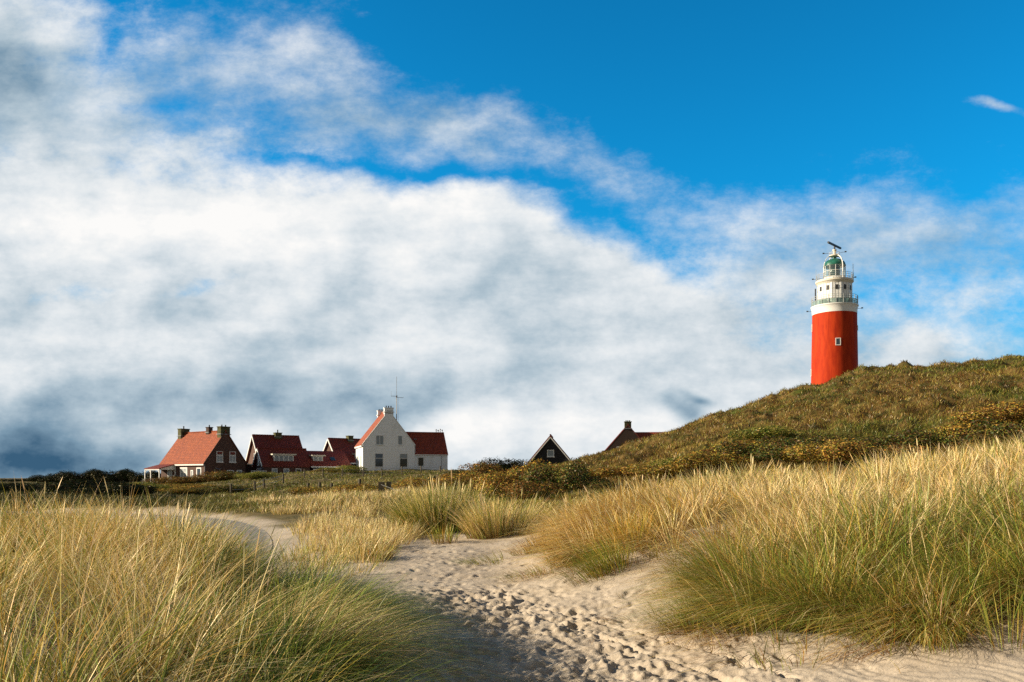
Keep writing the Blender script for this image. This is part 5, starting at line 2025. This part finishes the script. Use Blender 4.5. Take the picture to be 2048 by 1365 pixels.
# ---- fences, posts, terrace pieces -------------------------------------------------------
def fence(name, pts, hgt, w, label, wires=(.45, .85), posts_only=False):
    c = pts[0]
    x0, y0 = uv(c[0], c[1]), c[1]
    o = empty(name, (x0, y0, H1(x0, y0)))
    tag(o, label, 'fence')
    tops = []
    for u, Y in pts:
        x = uv(u, Y)
        z = H1(x, Y)
        h = hgt * rng.uniform(.9, 1.08)
        lean = rng.normal(0, .03, 2)
        m = MB()
        p0, p1 = Vector((x - x0, Y - y0, z - .25 - o.location.z)), Vector((x - x0 + lean[0], Y - y0 + lean[1], z + h - o.location.z))
        m.tube([p0, p0.lerp(p1, .5), p1], w / 2, 8)
        m.build('post', M['wood'], o)
        tops.append((p0, p1, h))
    for f in wires:
        for (a0, a1, _), (b0, b1, _) in zip(tops[:-1], tops[1:]):
            m = MB()
            p, q = a0.lerp(a1, .2 + .8 * f), b0.lerp(b1, .2 + .8 * f)
            m.tube([p, p.lerp(q, .5) - Vector((0, 0, .05)), q], .012, 4)
            m.build('wire', M['steel'], o)
    return o


fence('wire_fence', [(609, 100), (646, 101), (685, 102), (727, 104), (764, 107), (803, 109), (842, 112), (880, 114)], 1.15, .16, 'post and wire fence crossing the bank below the white house')
fence('wire_fence', [(462, 76), (510, 78), (528, 86), (566, 93)], 1.15, .2, 'post and wire fence climbing from the path towards the brick houses')
for u, Y, h, lab in ((616, 62, .75, 'leftmost short pale post in the dry grass'), (639, 63, .7, 'thick short post second from the left in the dry grass'), (663, 61, .6, 'thin short post in the dry grass between thicker ones'), (719, 60, .85, 'dark short post beside the orange shrubs')):
    x = uv(u, Y)
    m = MB()
    m.tube([(0, 0, -.2), (0.01, 0, h * .6), (0.02, 0.01, h)], .11, 8)
    p = m.build('short_post', M['wood'], loc=(x, Y, H1(x, Y)))
    tag(p, lab, 'post', 'short posts in the dry grass')
x, Y = uv(763, 41), 41
o = empty('corner_post', (x, Y, H1(x, Y)))
tag(o, 'thick square corner post with a sagging wire in the pale grass', 'post')
m = MB()
m.box((0, 0, .25), (.26, .26, 1.1))
m.box((.34, .1, .3), (.2, .2, 1.05))
m.build('timber', M['wood'], o)
m = MB()
q = [Vector((0, -.14, .68)), Vector((.9, -.6, .38)), Vector((2.0, -1.0, .25)), Vector((3.2, -1.4, .2))]
m.tube(q, .014, 5)
m.build('wire', M['steel'], o)


def picnic_table():
    Y = 131.0
    x = uv(297, Y)
    z = H1(x, Y)
    o = empty('picnic_table', (x, Y, z), R(10))
    tag(o, 'white wooden picnic table on the terrace left of the porch', 'table')
    m = MB()
    for k in range(5):
        m.box((0, -.32 + k * .16, .76), (1.8, .145, .05))
    m.build('tabletop', M['white'], o)
    for s in (-1, 1):
        m = MB()
        for k in range(2):
            m.box((0, s * (.68 + k * .15), .46), (1.8, .135, .05))
        m.build('bench', M['white'], o)
    for sx in (-.7, .7):
        m = MB()
        m.beam((sx, -.75, 0), (sx, -.2, .74), .09)
        m.beam((sx, .75, 0), (sx, .2, .74), .09)
        m.beam((sx, -.8, .40), (sx, .8, .40), .07, .1)
        m.build('leg', M['white'], o)


picnic_table()


def terrace_rail():
    o = empty('glass_balustrade', (uv(503, 138), 138, 1.3), 0)
    tag(o, 'white glass balustrade on the terrace of the dark red roofed house', 'balustrade')
    n = 5
    for i in range(n + 1):
        m = MB()
        m.box((i * .52, -i * .15, .55), (.07, .07, 1.5))
        m.build('post', M['white'], o)
    for i in range(n):
        m = MB()
        m.beam((i * .52 + .05, -i * .15, .7), (i * .52 + .47, -i * .15 - .13, .7), .02, 1.0)
        m.build('glass_panel', M['screen'], o)
    m = MB()
    m.beam((-.04, 0, 1.34), (n * .52 + .04, -n * .15, 1.34), .09, .07)
    m.build('handrail', M['white'], o)


terrace_rail()


def storage_box():
    Y = 136.2
    x = uv(424, Y)
    o = empty('storage_box', (x, Y, .95), R(54.2))
    tag(o, 'white storage box against the dark gable of the orange roofed house', 'box')
    m = MB()
    m.box((0, 0, .42), (1.75, .7, .84))
    m.build('body', M['white'], o)
    m = MB()
    m.box((0, -.02, .9), (1.85, .8, .1))
    m.build('lid', M['cream'], o)


storage_box()


def barbecue():
    Y = 131.5
    x = uv(351, Y)
    o = empty('barbecue', (x, Y, H1(x, Y)))
    tag(o, 'black kettle barbecue standing before the porch', 'barbecue')
    m = MB()
    m.lathe([(.05, .62), (.24, .7), (.3, .85), (.31, .9)], 16)
    m.build('bowl', M['dark'], o, smooth=True)
    m = MB()
    m.lathe([(.31, .91), (.28, 1.02), (.16, 1.12), (.03, 1.15)], 16)
    m.build('lid', M['dark'], o, smooth=True)
    for k in range(3):
        a = k * 2.09
        m = MB()
        m.tube([(.15 * math.cos(a), .15 * math.sin(a), .7), (.34 * math.cos(a), .34 * math.sin(a), 0)], .025, 6)
        m.build('leg', M['dark'], o)


barbecue()
